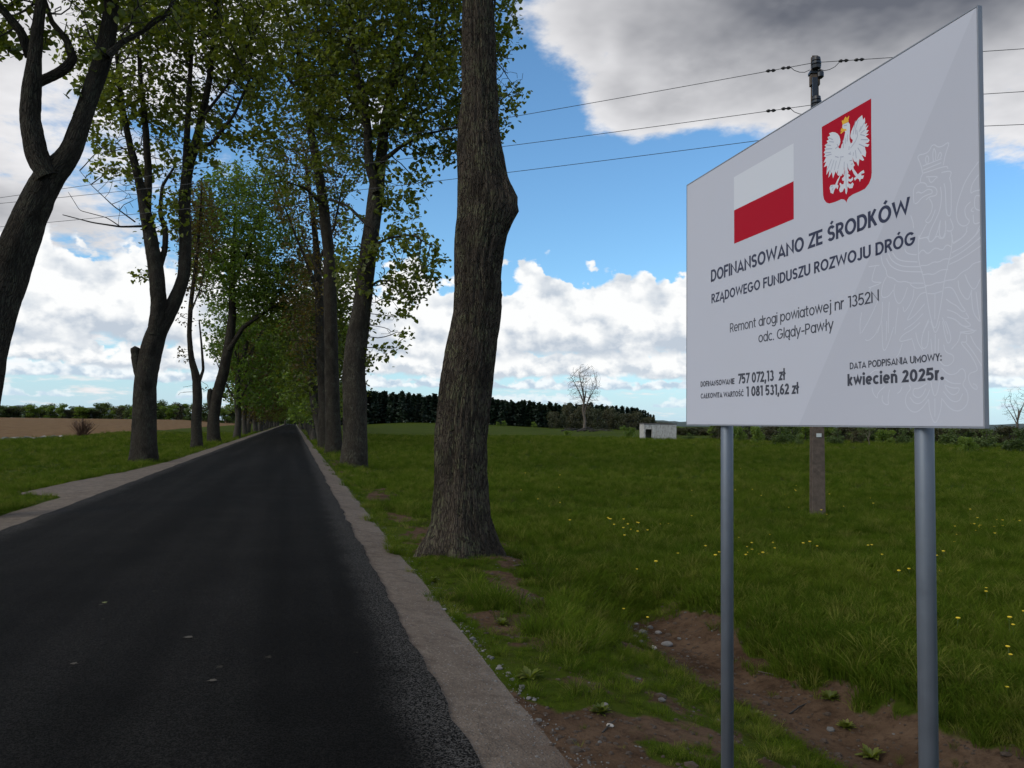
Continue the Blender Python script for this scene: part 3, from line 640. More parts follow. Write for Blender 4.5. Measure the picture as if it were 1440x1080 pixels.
OUTLINE=[[(1585,782),(1577,814),(1559,848),(1608,837),(1627,863),(1654,837),(1696,848),(1676,813),(1668,782)],[(1585,805),(1661,804)],[(1587,792),(1660,792)],[(1587,782),(1681,777),(1685,766)],[(1601,805),(1596,824),(1604,834),(1612,819),(1605,805)],[(1629,805),(1626,829),(1632,849),(1640,825),(1637,807)],[(1645,809),(1655,829),(1663,814),(1655,808)],[(1585,781),(1576,771),(1574,756)],[(1599,767),(1648,754),(1634,750),(1624,743),(1614,745),(1609,761)],[(1574,756),(1555,755),(1545,742),(1544,724),(1547,698)],[(1602,738),(1594,750),(1574,756)],[(1600,736),(1620,732),(1637,722),(1643,708),(1637,698),(1611,702),(1597,696)],[(1556,728),(1567,730),(1579,720),(1604,728),(1622,720),(1623,709),(1603,710),(1579,708),(1562,695),(1550,697)],[(1660,762),(1700,756),(1693,738),(1690,736),(1697,720),(1696,681),(1695,628),(1687,621),(1676,633),(1675,681),(1674,711),(1669,726)],[(1655,720),(1660,691),(1653,651),(1633,623),(1609,592),(1604,566),(1620,559),(1640,582),(1653,618)],[(1611,696),(1623,677),(1620,654),(1602,637),(1592,632),(1603,621),(1618,627),(1634,656)],[(1597,620),(1568,586),(1566,581),(1605,580)],[(1653,618),(1646,575),(1661,559),(1675,586),(1672,613)],[(1691,615),(1705,582),(1690,576),(1677,582)],[(1693,576),(1700,540)],[(1797,752),(1752,715),(1729,675),(1713,638),(1716,599),(1734,581),(1752,579),(1764,590),(1749,603),(1744,627),(1753,639),(1767,644)],[(1796,714),(1772,694),(1766,667),(1779,672),(1801,669)],[(1801,652),(1785,659),(1780,644),(1781,620),(1799,611)],[(1777,613),(1765,619),(1777,626)],[(1775,605),(1776,576),(1797,577)],[(1798,568),(1782,543),(1754,530)],[(1753,576),(1747,551),(1700,540)],[(1532,664),(1542,639),(1544,620)],[(1566,594),(1563,552),(1562,515),(1583,456),(1594,408),(1605,343),(1625,284),(1644,338),(1655,384),(1665,435),(1681,482),(1695,523),(1698,564)],[(1568,582),(1602,580),(1610,557),(1642,577),(1649,563),(1668,562),(1672,576)],[(1562,533),(1581,548),(1601,524),(1631,543),(1660,524),(1675,542),(1696,528)],[(1572,497),(1600,492),(1624,499),(1644,493),(1667,500),(1689,494)],[(1580,467),(1604,466),(1623,459),(1651,469),(1681,465)],[(1587,432),(1615,429),(1631,434),(1650,430),(1673,434),(1706,430),(1728,447),(1757,453),(1771,465),(1799,466)],[(1598,406),(1622,401),(1655,404)],[(1504,564),(1510,550),(1531,540),(1556,534)],[(1449,563),(1466,540),(1497,525),(1558,511)],[(1430,564),(1444,538),(1479,515),(1518,503),(1572,494)],[(1421,549),(1439,520),(1479,498),(1522,487),(1580,476)],[(1396,564),(1402,533),(1420,513),(1422,489),(1452,479),(1474,461),(1504,460),(1525,450),(1546,447),(1583,440)],[(1525,447),(1546,431),(1571,427),(1595,429)],[(1695,512),(1741,522),(1784,544),(1798,558)],[(1689,495),(1741,508),(1801,535)],[(1685,479),(1733,487),(1800,510)],[(1701,537),(1734,547),(1753,563)],[(1420,488),(1401,468),(1393,423),(1428,421),(1451,440)],[(1460,458),(1451,431),(1472,386),(1499,407),(1514,439)],[(1542,429),(1537,396),(1498,357),(1494,380)],[(1369,533),(1354,503),(1349,482),(1410,473),(1334,466)],[(1335,538),(1388,533)],[(1298,387),(1288,351),(1290,314)],[(1344,464),(1314,429)],[(1400,409),(1399,357),(1375,308)],[(1432,405),(1427,354),(1426,303)],[(1472,380),(1462,334),(1457,296)],[(1386,425),(1342,365),(1297,317)],[(1586,376),(1544,345),(1506,330),(1528,357),(1562,410),(1595,411)],[(1579,347),(1539,321),(1497,306)],[(1601,326),(1576,287)],[(1671,378),(1690,364),(1712,352),(1729,333),(1745,332),(1726,353),(1702,400),(1687,412),(1665,412)],[(1674,346),(1707,333),(1732,312),(1757,309),(1743,328)],[(1674,324),(1707,313),(1728,290),(1767,286),(1739,309)],[(1717,426),(1720,397),(1751,357),(1766,390)],[(1742,439),(1756,408),(1776,385),(1797,418)],[(1781,381),(1788,322),(1794,296)],[(1764,384),(1768,325),(1791,297)],[(1628,400),(1626,323)],[(1655,325),(1662,312),(1676,273)],[(1780,273),(1720,274)],[(1566,321),(1532,302),(1490,291),(1470,268),(1532,274)],[(1602,321),(1577,288),(1569,258),(1576,236),(1597,244),(1601,291)],[(1547,292),(1556,259),(1576,233)],[(1489,264),(1475,233),(1462,221)],[(1532,271),(1544,236)],[(1627,279),(1625,220)],[(1610,320),(1617,301),(1627,279),(1641,298),(1645,316)],[(1640,263),(1637,219)],[(1609,266),(1614,218)],[(1656,314),(1663,278),(1674,242),(1689,255),(1682,282),(1668,313)],[(1712,307),(1736,287),(1781,271),(1750,265),(1722,275),(1718,250),(1688,227)],[(1743,264),(1746,250),(1742,242),(1718,247),(1759,206),(1782,166),(1778,157),(1754,154),(1747,140),(1760,112),(1780,104),(1779,117),(1765,123)],[(1759,260),(1773,233),(1797,209)],[(1742,242),(1769,211),(1796,171)],[(1659,244),(1665,220),(1699,209),(1694,186),(1664,177),(1642,196)],[(1649,175),(1675,153),(1704,153),(1723,170),(1737,163),(1740,138),(1725,122),(1746,101),(1747,71),(1731,52),(1705,44),(1676,55),(1651,82)],[(1660,142),(1689,126),(1722,125)],[(1660,125),(1667,110),(1688,92),(1710,97),(1718,114),(1689,112),(1660,125)],[(1655,105),(1684,75),(1713,72),(1728,96)],[(1590,131),(1558,117),(1533,118),(1532,97),(1553,87),(1573,96),(1586,116)],[(1516,131),(1525,118),(1503,101),(1498,73),(1515,52),(1540,42),(1568,54),(1597,83)],[(1520,91),(1536,73),(1561,69),(1589,89),(1602,112)],[(1606,142),(1613,106),(1622,88),(1636,111),(1641,140)],[(1597,83),(1600,45),(1621,2),(1645,47),(1649,85)],[(1622,85),(1621,30)],[(1337,175),(1361,187),(1384,185)],[(1346,129),(1350,109),(1373,89),(1371,108),(1407,130)],[(1397,101),(1392,85),(1406,71),(1426,70),(1420,88),(1429,119)],[(1464,105),(1478,111),(1486,126)],[(1314,293),(1329,286),(1363,301),(1387,334)],[(1396,346),(1398,307),(1399,252),(1411,246),(1432,278),(1451,320)],[(1419,343),(1416,279)]]
# ------------------------------------------------------------------ the funding board
def mat_print():
    m, t, bs, out = material('printed_sheet')
    o = E(t, t.new('ShaderNodeTexCoord').outputs['Object'])
    sep = t.new('ShaderNodeSeparateXYZ'); t.put(sep.inputs[0], o); x = E(t, sep.outputs[0]); z = E(t, sep.outputs[2]) - BZ
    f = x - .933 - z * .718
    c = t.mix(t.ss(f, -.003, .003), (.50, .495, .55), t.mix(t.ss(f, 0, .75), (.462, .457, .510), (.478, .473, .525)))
    c = t.mix(t.ss(t.noise(o, 3.0, 4, .6), .45, .8) * .06, c, (.45, .42, .38))
    t.put(bs.inputs['Base Color'], c); bs.inputs['Roughness'].default_value = .5; bs.inputs['Specular IOR Level'].default_value = .03
    bump(t, bs, t.noise(o, 2.2, 2, .5), .05, .02)
    return m
BZ = 1.6065; BW, BH = 1.8, 1.2
BA = 0.013699
far = Vector((1.85722 + BW * math.sin(BA), 1.81387 + BW * math.cos(BA), 0))
sign = empty('information_board', (far.x, far.y, 0), 'large white rectangular information board with red shield, flag and dark lettering on two grey posts', 'sign', rz=-(math.pi / 2 + BA))
M_EDGE = simple('grey_aluminium', (.24, .245, .27), .5, .15, 5, .1)
M_INK = flat('dark_blue_ink', (.022, .024, .055), .35); M_INK2 = flat('dark_grey_ink', (.042, .042, .058), .35)
M_RED = flat('red_print', (.38, .008, .022), .5, .05); M_WHP = flat('white_print', (.60, .60, .64), .5, .05)
M_GOLD = flat('gold_print', (.70, .38, .05), .5, .05); M_LINE = flat('pale_line_print', (.555, .553, .605), .5, .03); M_FEA = flat('grey_line_print', (.34, .34, .42), .35)
mb = MB(); mb.box(0, BW, 0, .012, BZ, BZ + BH)
core = mb.build('panel', M_EDGE, sign)
mb = MB(); mb.box(.0015, BW - .0015, -.002, -.0002, BZ + .0015, BZ + BH - .0015)
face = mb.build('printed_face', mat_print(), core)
mb = MB()
for x0, x1, z0, z1 in ((-.003, BW + .003, BZ + BH + .0002, BZ + BH + .004), (-.003, BW + .003, BZ - .004, BZ - .0002)): mb.box(x0, x1, -.0028, .0125, z0, z1)
for x0, x1 in ((-.004, -.0002), (BW + .0002, BW + .004)): mb.box(x0, x1, -.0028, .0125, BZ - .003, BZ + BH + .003)
mb.build('edge_profile', M_EDGE, core)
Y0 = -.00203
def scale(pts): return [(x / 1000, BZ + z / 1000) for x, z in pts]
def pr(name, mat, fn, par=None, label=None):
    P_ = Print(Y0 - getattr(pr, 'k', 0)); fn(P_); o = P_.mb.build(name, mat, par or core)
    if name in ('text_line', 'outline_eagle', 'feather_lines'): o['kind'] = 'stuff'
    if label: o['label'] = label
    return o
def smooth_line(q):
    for _ in range(2):
        if len(q) < 3: return q
        n_ = [q[0]]
        for (a, b), (c, d) in zip(q[:-1], q[1:]): n_ += [(a * .75 + c * .25, b * .75 + d * .25), (a * .25 + c * .75, b * .25 + d * .75)]
        q = n_ + [q[-1]]
    return q
lines = [(M_INK, 'dark blue heading line on the board', [('DOFINANSOWANO ZE ŚRODKÓW', 246, 1529, 669, 57, .185)]),
         (M_INK, 'second dark blue heading line', [('RZĄDOWEGO FUNDUSZU ROZWOJU DRÓG', 251, 1551, 568, 43.5, .18)]),
         (M_INK2, 'thin line naming the road repair', [('Remont drogi powiatowej nr 1352N', 420, 1384, 412.5, 41, .125)]),
         (M_INK2, 'thin line naming the road section', [('odc. Glądy-Pawły', 653, 1147, 345, 41, .125)]),
         (M_INK2, 'funding amount', [('DOFINANSOWANIE', 145, 459, 180.5, 26, .20), ('757 072,13  zł', 489, 846, 179, 45, .20)]),
         (M_INK2, 'total value amount', [('CAŁKOWITA WARTOŚĆ', 146, 536, 124, 25, .20), ('1 081 531,62 zł', 557, 935, 122, 43, .20)]),
         (M_INK2, 'small capitals above the date', [('DATA PODPISANIA UMOWY:', 1234, 1651, 196.5, 23.5, .17)]),
         (M_INK2, 'bold date line', [('kwiecień 2025r.', 1221, 1659, 139, 39.5, .21)])]
pr.k = .00002
for k, part in enumerate(range(1)):
    def wm(P_):
        for st in OUTLINE: P_.stroke(smooth_line(scale(st)), .0034)
    pr('outline_eagle', M_LINE, wm, None, 'faint pale line drawing of a crowned eagle')
pr.k = .00040
for m_, lab, items in lines:
    def f_(P_):
        for txt, x0, x1, z0, cap, w in items: P_.text(txt, x0 / 1000, x1 / 1000, BZ + z0 / 1000, cap / 1000, w)
    pr('text_line', m_, f_, None, lab)
def q4(x0, x1, z0, z1): return scale([(x0, z0), (x1, z0), (x1, z1), (x0, z1)])
pr.k = .00004
flag = pr('flag_white_band', M_WHP, lambda P_: P_.poly(q4(456, 909, 957, 1107)))
flagr = pr('flag_red_band', M_RED, lambda P_: P_.poly(q4(457, 908, 806, 956.5)))
shield = pr('red_shield', M_RED, lambda P_: P_.poly(scale(SHIELD)))
pr.k = .00008
pr('white_eagle', M_WHP, lambda P_: P_.poly(scale(EAGLE)), shield)
pr.k = .00012
pr('crown', M_GOLD, lambda P_: P_.poly(scale(CROWN)), shield)
pr('beak', M_GOLD, lambda P_: P_.poly(scale(BEAK)), shield)
pr('feather_lines', M_FEA, lambda P_: [P_.stroke(scale(s_), .0032) for s_ in FEATHER], shield)
def mat_galv():
    m, t, bs, out = material('galvanised_steel')
    o = E(t, t.new('ShaderNodeTexCoord').outputs['Object'])
    sep = t.new('ShaderNodeSeparateXYZ'); t.put(sep.inputs[0], o)
    st = t.noise(t.vec(E(t, sep.outputs[0]) * 60, E(t, sep.outputs[1]) * 60, E(t, sep.outputs[2]) * 1.5), 1.0, 4, .6); bl = t.noise(o, 16, 4, .6)
    t.put(bs.inputs['Base Color'], t.mix(st * .6 + bl * .4, (.12, .135, .16), (.215, .23, .26)))
    bs.inputs['Metallic'].default_value = .55; t.put(bs.inputs['Roughness'], bl * .25 + .38)
    bump(t, bs, st * .5 + bl, .12, .004)
    return m
M_GALV = mat_galv()
for px_, rr in ((.314, .028), (1.5275, .028)):
    mb = MB(); mb.lathe([(rr, -.9), (rr, BZ + BH - .06), (rr - .003, BZ + BH - .058)], 28, Matrix.Translation((px_, .013 + rr + .001, 0)))
    po = mb.build('post', M_GALV, sign, True)
    for zc in (BZ + .18, BZ + BH - .18):
        c = MB(); c.box(px_ - .09, px_ + .09, .0127, .0157, zc - .02, zc + .02)
        c.box(px_ - rr - .004, px_ + rr + .004, .013 + 2 * rr + .001, .013 + 2 * rr + .006, zc - .02, zc + .02)
        for sx_ in (-1, 1): c.box(min(px_ + sx_ * (rr + .001), px_ + sx_ * (rr + .005)), max(px_ + sx_ * (rr + .001), px_ + sx_ * (rr + .005)), .0158, .013 + 2 * rr + .001, zc - .02, zc + .02)
        c.build('clamp', M_GALV, po)

# ------------------------------------------------------------------ utility pole and wires
M_CONC = simple('weathered_concrete', (.10, .072, .054), .95, .75, 13, bmp=.9)
M_INS = flat('black_insulator', (.018, .016, .018), .35, .5); M_WIRE = flat('aluminium_wire', (.05, .05, .055), .5); M_PALE = flat('pale_plate', (.55, .55, .52), .5)
PX, PY = 11.26, 15.5
pole_top = 10.05
def make_pole(x, y, label, ztop=pole_top, rz=0.0):
    b = hz1(x, y)
    t = empty('utility_pole', (x, y, b), label, 'utility pole', 'concrete poles carrying the overhead wires', rz)
    H = ztop - b; m = MB()
    # H-section concrete pole: two flanges and a thinner recessed web
    n = 14; V = []; F = []
    for i in range(n + 1):
        z = -1.0 + (H + 1.0) * i / n; k = 1 - (z / H) if z > 0 else 1.0
        hw = .065 + .075 * k; hd = .06 + .06 * k; c_ = .012
        prof = [(-hw, -hd), (hw, -hd), (hw, -hd * .45), (hw * .80, -hd * .38), (hw * .80, hd * .38), (hw, hd * .45), (hw, hd), (-hw, hd), (-hw, hd * .45), (-hw * .80, hd * .38), (-hw * .80, -hd * .38), (-hw, -hd * .45)]
        V += [(px, py, z) for px, py in prof]
    q = 12
    for i in range(n):
        for k in range(q): F.append((i * q + k, i * q + (k + 1) % q, (i + 1) * q + (k + 1) % q, (i + 1) * q + k))
    F.append(tuple(n * q + k for k in range(q)))
    m.add(V, F); m.build('shaft', M_CONC, t)
    for zc, big in ((H - .22, 1), (H - 1.12, 0), (H - 1.80, 0)):
        s = MB(); s.box(-.12, .12, -.10, .10, zc - .20, zc - .14)
        s.lathe([(.05, zc - .14), (.10, zc - .12), (.11, zc - .05), (.075, zc - .04), (.11, zc - .02), (.11, zc + .03), (.075, zc + .04), (.10, zc + .06), (.09, zc + .13), (.04, zc + .16)], 14, Matrix.Translation((0, -.13, 0)))
        s.lathe([(.03, zc - .34), (.075, zc - .30), (.075, zc - .2), (.04, zc - .14)], 12, Matrix.Translation((.10, -.10, 0)))
        s.build('insulator', M_INS, t)
        c = MB(); c.box(-.10, .10, -.075, .075, zc - .46, zc - .22); c.build('collar', M_CONC, t)
    c = MB(); c.box(-.09, .02, -.17, -.12, H - .98, H - .55); c.build('bracket', M_INS, t)
    c = MB(); c.box(-.05, .06, -.136, -.130, 1.72, 1.80); c.build('number_plate', M_PALE, t)
    return t
make_pole(PX, PY, 'tall weathered concrete utility pole standing in the meadow behind the board', rz=-.35)
make_pole(-30.77, 39.9, 'concrete utility pole out in the left field beyond the frame', 9.0, rz=-.35)
make_pole(43.55, -1.67, 'concrete utility pole out in the meadow beyond the right edge', 10.0, rz=-.35)
zs0 = [9.91, 8.935, 8.277]
for side, ex, ey, hs, sag in (('left', -30.77, 39.9, (7.47, 8.18, 7.4), .54), ('right', 43.55, -1.67, (9.6, 8.9, 7.7), .1)):
    for k in range(3):
        T = np.linspace(0, 1, 60)
        o0 = np.array([PX, PY, 0]); d = np.array([ex - PX, ey - PY, 0]); L = np.linalg.norm(d)
        Pw = np.stack([PX + (ex - PX) * T, PY + (ey - PY) * T, zs0[k] + (hs[k] - zs0[k]) * T - 4 * sag * T * (1 - T)], -1)
        V, F, _ = tube_np(Pw, .0075, 5)
        w = obj('overhead_wire', mesh_from('overhead_wire', V, F, True), M_WIRE)
        tag(w, ['uppermost', 'middle', 'lowest'][k] + ' of the three overhead wires running ' + ('left from the pole over the road' if side == 'left' else 'right from the pole behind the board'), 'power line', 'overhead wires')
        s = MB()
        u = d / L
        for dist in (.62, .95):
            c = Vector(Pw[0]) + Vector(u) * dist; c.z = float(np.interp(dist / L, T, Pw[:, 2]))
            q = Matrix.Translation(c) @ Vector(u).to_track_quat('Z', 'Y').to_matrix().to_4x4()
            s.lathe([(.012, -.11), (.036, -.07), (.036, -.03), (.018, -.02), (.018, .02), (.036, .03), (.036, .07), (.012, .11)], 10, q)
        s.build('strain_insulator', M_INS, w)
        # jumper loop back to the pole
        a_ = Vector(Pw[0]) + Vector(u) * .55; a_.z -= .02; b_ = Vector((PX, PY, zs0[k] - .16)) + Vector(u) * .10
        mid = (a_ + b_) / 2 + Vector((0, 0, -.10))
        V, F, _ = tube_np(np.array([a_, (a_ + mid) / 2 + Vector((0, 0, -.03)), mid, (b_ + mid) / 2 + Vector((0, 0, -.03)), b_]), .008, 5)
        obj('jumper', mesh_from('jumper', V, F, True), M_WIRE, w)
# ------------------------------------------------------------------ trees
def resample(L, step):
    L = np.asarray(L, float); d = np.concatenate([[0], np.cumsum(np.linalg.norm(np.diff(L[:, :3], axis=0), axis=1))])
    n = max(2, int(d[-1] / step) + 1); t = np.linspace(0, d[-1], n)
    # smooth interpolation: catmull through linear samples then light smoothing
    P = np.stack([np.interp(t, d, L[:, k]) for k in range(4)], -1)
    for _ in range(max(2, int(.5 * (d[-1] / max(len(L) - 1, 1)) / step))):
        Q = P.copy(); Q[1:-1] = (P[:-2] + 2 * P[1:-1] + P[2:]) / 4; P = Q
    return P
def limb_mesh(limbs, base_sides, rough, bump_amp, step_k=.35, max_step=.25, flare=None, burls=(), seed=0):
    """detailed bark-covered limbs -> verts, faces, bark coordinates"""
    Vs, Fs, Bs = [], [], []; b = 0
    for li, L in enumerate(limbs):
        rm = float(np.max(L[:, 3])); st = min(max_step, max(.03, rm * step_k))
        P = resample(L, st); n = int(max(6, base_sides * min(1, (rm / limbs[0][:, 3].max()) ** .7)))
        V, F, (ring, bk) = tube_np(P[:, :3], P[:, 3], n)
        R = np.repeat(P[:, 3], n)
        bk = bk + li * 7.3
        q = bk.copy(); q[:, 2] *= .35
        dsp = fbm(bk * np.array([1.6, 1.6, .9]), 3, seed) * (.13 if base_sides > 100 else .10) * R
        dsp = dsp + (np.abs(fbm(q * rough, 3, seed + 5, .6)) * -2 + .55) * bump_amp * np.clip(R / .25, .15, 1)
        if flare is not None and li == 0:
            h = V[:, 2] - limbs[0][0][2]; an = np.arctan2(ring[:, 1], ring[:, 0])
            lob = .55 + .45 * np.cos(an * flare[1] + flare[2]) + .35 * np.cos(an * (flare[1] + 2) + 1.3)
            dsp = dsp + np.exp(-np.maximum(h, 0) / flare[3]) * np.maximum(lob, .12) * flare[0]
        for (c, rad_, amp) in burls:
            if li == 0:
                dd = np.linalg.norm(V - np.array(c), axis=1); dsp = dsp + amp * np.exp(-(dd / rad_) ** 2)
        V = V + ring * dsp[:, None]
        Vs.append(V); Fs.append(F + b); Bs.append(bk); b += len(V)
        # closed tip
        tip = np.array([P[-1, :3] + (P[-1, :3] - P[-2, :3]) / st * P[-1, 3] * .6]); Vs.append(tip); Bs.append(bk[-1:]); k = b - n
        Fs.append(np.array([[k + i, k + (i + 1) % n, b, b] for i in range(n)])); b += 1
    V = np.concatenate(Vs); B = np.concatenate(Bs); F = np.concatenate(Fs)
    tri = F[F[:, 2] == F[:, 3]][:, :3]; F = F[F[:, 2] != F[:, 3]]
    return V, [F, tri], B
def colonize(nodes, attr_pts, step, infl, kill, iters, rng, jitter=.18, up=.06):
    N = [np.array(p) for p in nodes]; par = [-1] * len(N)
    A = np.array(attr_pts, float); NA = np.array(N)
    D = np.full(len(A), 1e9); I = np.zeros(len(A), int)
    for s in range(0, len(NA), 400):
        d = np.linalg.norm(A[:, None] - NA[None, s:s + 400], axis=2); m = d.argmin(1); dm = d[np.arange(len(A)), m]
        u = dm < D; D[u] = dm[u]; I[u] = m[u] + s
    for it in range(iters):
        ok = D < infl
        if not ok.any():
            if it == 0: ok = D < D.min() + step * 2
            else: break
        idx = I[ok]; dirs = A[ok] - np.array([N[k] for k in idx]); dirs /= np.linalg.norm(dirs, axis=1)[:, None] + 1e-9
        uq, inv = np.unique(idx, return_inverse=True)
        S = np.zeros((len(uq), 3)); np.add.at(S, inv, dirs)
        S += rng.normal(0, jitter, S.shape); S[:, 2] += up; S /= np.linalg.norm(S, axis=1)[:, None] + 1e-9
        new = np.array([N[k] for k in uq]) + S * step
        base = len(N)
        for k, q in zip(uq, new): N.append(q); par.append(int(k))
        for s in range(0, len(new), 400):
            d = np.linalg.norm(A[:, None] - new[None, s:s + 400], axis=2); m = d.argmin(1); dm = d[np.arange(len(A)), m]
            u = dm < D; D[u] = dm[u]; I[u] = m[u] + s + base
        keep = D > kill; A, D, I = A[keep], D[keep], I[keep]
        if len(A) == 0: break
    return np.array(N), par
def blob_points(blobs, n, rng):
    """blobs: (centre xyz, radii xyz, weight) -> points in clumpy ellipsoids"""
    w = np.array([b[2] * b[1][0] * b[1][1] * b[1][2] for b in blobs]); w = w / w.sum(); out = []
    for (c, r, _), k in zip(blobs, (w * n).astype(int) + 1):
        q = rng.normal(size=(k, 3)); q /= np.linalg.norm(q, axis=1)[:, None]; q *= rng.random((k, 1)) ** (1 / 2.6)
        out.append(np.array(c) + q * np.array(r))
    return np.concatenate(out)
def twig_mesh(N, par, nl, exp_=2.3, tip=.006, rmax=.13, sides=5):
    n = len(N); kids = [[] for _ in range(n)]
    for i in range(nl, n): kids[par[i]].append(i)
    R = np.zeros(n)
    for i in range(n - 1, nl - 1, -1):
        R[i] = min(rmax, sum(R[k] ** exp_ for k in kids[i]) ** (1 / exp_)) if kids[i] else tip
    Vs, Fs, Bs = [], [], []; b = 0
    for i in range(nl, n):
        p = par[i]
        main = p >= nl and max(kids[p], key=lambda k: R[k]) == i
        if main: continue
        ch = [p, i]
        while kids[ch[-1]]: ch.append(max(kids[ch[-1]], key=lambda k: R[k]))
        P = N[ch]; r = R[ch].copy(); r[0] = r[1] * 1.15
        s = sides if r[1] > .025 else (4 if r[1] > .012 else 3)
        V, F, (_, bk) = tube_np(P, r, s); Vs.append(V); Fs.append(F + b); Bs.append(bk + i * .37); b += len(V)
    return np.concatenate(Vs), np.concatenate(Fs), np.concatenate(Bs), R
def leaf_mesh(centres, size, spread, per, rng, droop=.35):
    n = len(centres) * per
    C = np.repeat(centres, per, axis=0) + rng.normal(0, spread, (n, 3))
    nrm = rng.normal(size=(n, 3)); nrm[:, 2] = np.abs(nrm[:, 2]) + droop; nrm /= np.linalg.norm(nrm, axis=1)[:, None]
    d = rng.normal(size=(n, 3)); d[:, 2] -= .4; d -= nrm * (d * nrm).sum(1)[:, None]; d /= np.linalg.norm(d, axis=1)[:, None]
    s = np.cross(d, nrm); k = size * rng.uniform(.6, 1.25, (n, 1))
    T = [(0, -.05, 0), (.42, .20, .10), (.30, .72, .05), (0, 1.0, -.10), (-.30, .72, .05), (-.42, .20, .10)]
    V = np.stack([C + s * (x * k) + d * (y * k) + nrm * (z * k) for x, y, z in T], 1).reshape(-1, 3)
    i = np.arange(n)[:, None] * 6
    return V, [np.concatenate([i + 0, i + 1, i + 2, i + 3], 1), np.concatenate([i + 0, i + 3, i + 4, i + 5], 1)]
def build_tree(name, base, limbs, blobs, seed, label, cat='tree', group=None, leaf=M_LEAF, bark=M_BARK, natt=1500, step=.34, kill=.55, infl=3.2,
               lsize=.12, per=5, spread=.14, sides=24, rough=9, bumpa=.02, flare=(.16, 5, .4, .35), burls=(), start=3, twig=M_TWIG, twig_tip=.010, leaf_r=.020, skip_leaf=0.0, iters=70, keep=.55):
    rng = np.random.default_rng(seed)
    base = np.array(base, float); t = empty(name, tuple(base), label, cat, group)
    L = [np.array(l, float) for l in limbs]
    for l in L: l[:, :3] -= base
    V, F, B = limb_mesh(L, sides, rough, bumpa, flare=flare, burls=[(np.array(c) - base, r, a) for c, r, a in burls], seed=seed)
    obj('trunk', mesh_from('trunk', V, F, True, dict(bk=B)), bark, t)
    seeds = []
    for li, l in enumerate(L):
        P = resample(l, .45)
        if li == 0: P = P[P[:, 2] > start]
        seeds.extend(P[:, :3].tolist())
    if blobs:
        bl = [(np.array(c) - base, r, w) for c, r, w in blobs]
        pts = blob_points(bl, natt, rng); pts = pts[pts[:, 2] > 1.2]
        N, par = colonize(seeds, pts, step, infl, kill, iters, rng)
        nl = len(seeds)
        TV, TF, TB, R = twig_mesh(N, par, nl, tip=twig_tip)
        br = obj('branches', mesh_from('branches', TV, TF, True, dict(bk=TB)), twig, t); br['kind'] = 'stuff'
        if leaf is not None:
            c = N[nl:][R[nl:] < leaf_r]
            # clumpy gaps
            kp = fbm(c * .75, 3, seed + 3) > -.20 + skip_leaf
            c = c[kp]; c = c[rng.random(len(c)) < keep]
            LV, LF = leaf_mesh(c, lsize, spread, per, rng)
            cr = obj('crown', mesh_from('crown', LV, LF, False), leaf, t); cr['kind'] = 'stuff'
    return t
def limb_px(pts, depth, dz=0.0, dl=0.0):
    """photo-traced limb -> world; dz adds a depth drift along the limb"""
    out = []; n = len(pts)
    for k, (px, py, r) in enumerate(pts):
        p = at(px, py, depth + dz * k / max(n - 1, 1)); out.append((p.x, p.y, p.z, r))
    return out
def blob_px(px, py, rx, ry, depth, rd, w=1.0, dd=0.0):
    p = at(px, py, depth + dd); k = depth / FPX
    return ((p.x, p.y, p.z), (rx * k, rd, ry * k), w)
def tree_px(name, x, y, limbs, blobs, **kw):
    D = depth_of(x, y); b = (x, y, hz1(x, y) - .03)
    L = []
    for k, (pts, dz) in enumerate(limbs):
        l = limb_px(pts, D, dz)
        if k == 0: l = [(x, y, b[2] - .25, pts[0][2] * 1.05)] + l
        L.append(l)
    return build_tree(name, (x, y, b[2]), L, [blob_px(*q[:4], D, *q[4:]) for q in blobs], **kw)
ROWG = None
# near right-hand trunk (crown above the picture)
R1 = tree_px('maple_tree', 2.15, 10.3, [
    ([(652, 775, 0.378), (649, 750, 0.365), (648, 720, 0.347), (649, 690, 0.333), (649, 620, 0.320), (652, 560, 0.315), (660, 510, 0.310), (668, 460, 0.302), (673, 420, 0.310), (672, 360, 0.297), (678, 320, 0.315), (681, 287, 0.324), (680, 255, 0.306), (677, 230, 0.293), (673, 200, 0.266), (675, 150, 0.230), (674, 60, 0.211), (672, 0, 0.203), (670, -90, 0.194), (676, -180, 0.180), (690, -300, 0.153)], 0),
    ([(674, -110, 0.135), (720, -220, 0.108), (790, -360, 0.081), (840, -520, 0.045)], 1.2), ([(672, -150, 0.135), (620, -260, 0.099), (560, -390, 0.072), (540, -560, 0.036)], -1.0),
    ([(690, -280, 0.126), (700, -420, 0.090), (690, -600, 0.045)], .8), ([(685, -250, 0.108), (660, -380, 0.072), (600, -560, 0.036)], 2.0)],
    [(680, -420, 330, 230, 3.2, 1.0, 0.0), (560, -330, 160, 120, 2.2, 1, 0), (820, -340, 160, 120, 2.2, 1, 0)], seed=3, start=8,
    label='thick rough-barked trunk with a burl nearest the gravel shoulder on the right', bark=M_BARKN, sides=170, rough=16, bumpa=.045, flare=(.30, 5, 2.2, .34), natt=1100, group=None,
    burls=[(tuple(at(722, 287, 10.35)), .22, .20), (tuple(at(714, 252, 10.3)), .09, .13), (tuple(at(646, 250, 10.2)), .12, .06), (tuple(at(725, 320, 10.35)), .10, .07), (tuple(at(606, 772, 10.05)), .26, .26), (tuple(at(700, 785, 10.3)), .12, .10), (tuple(at(640, 222, 10.3)), .14, .045)], per=5)
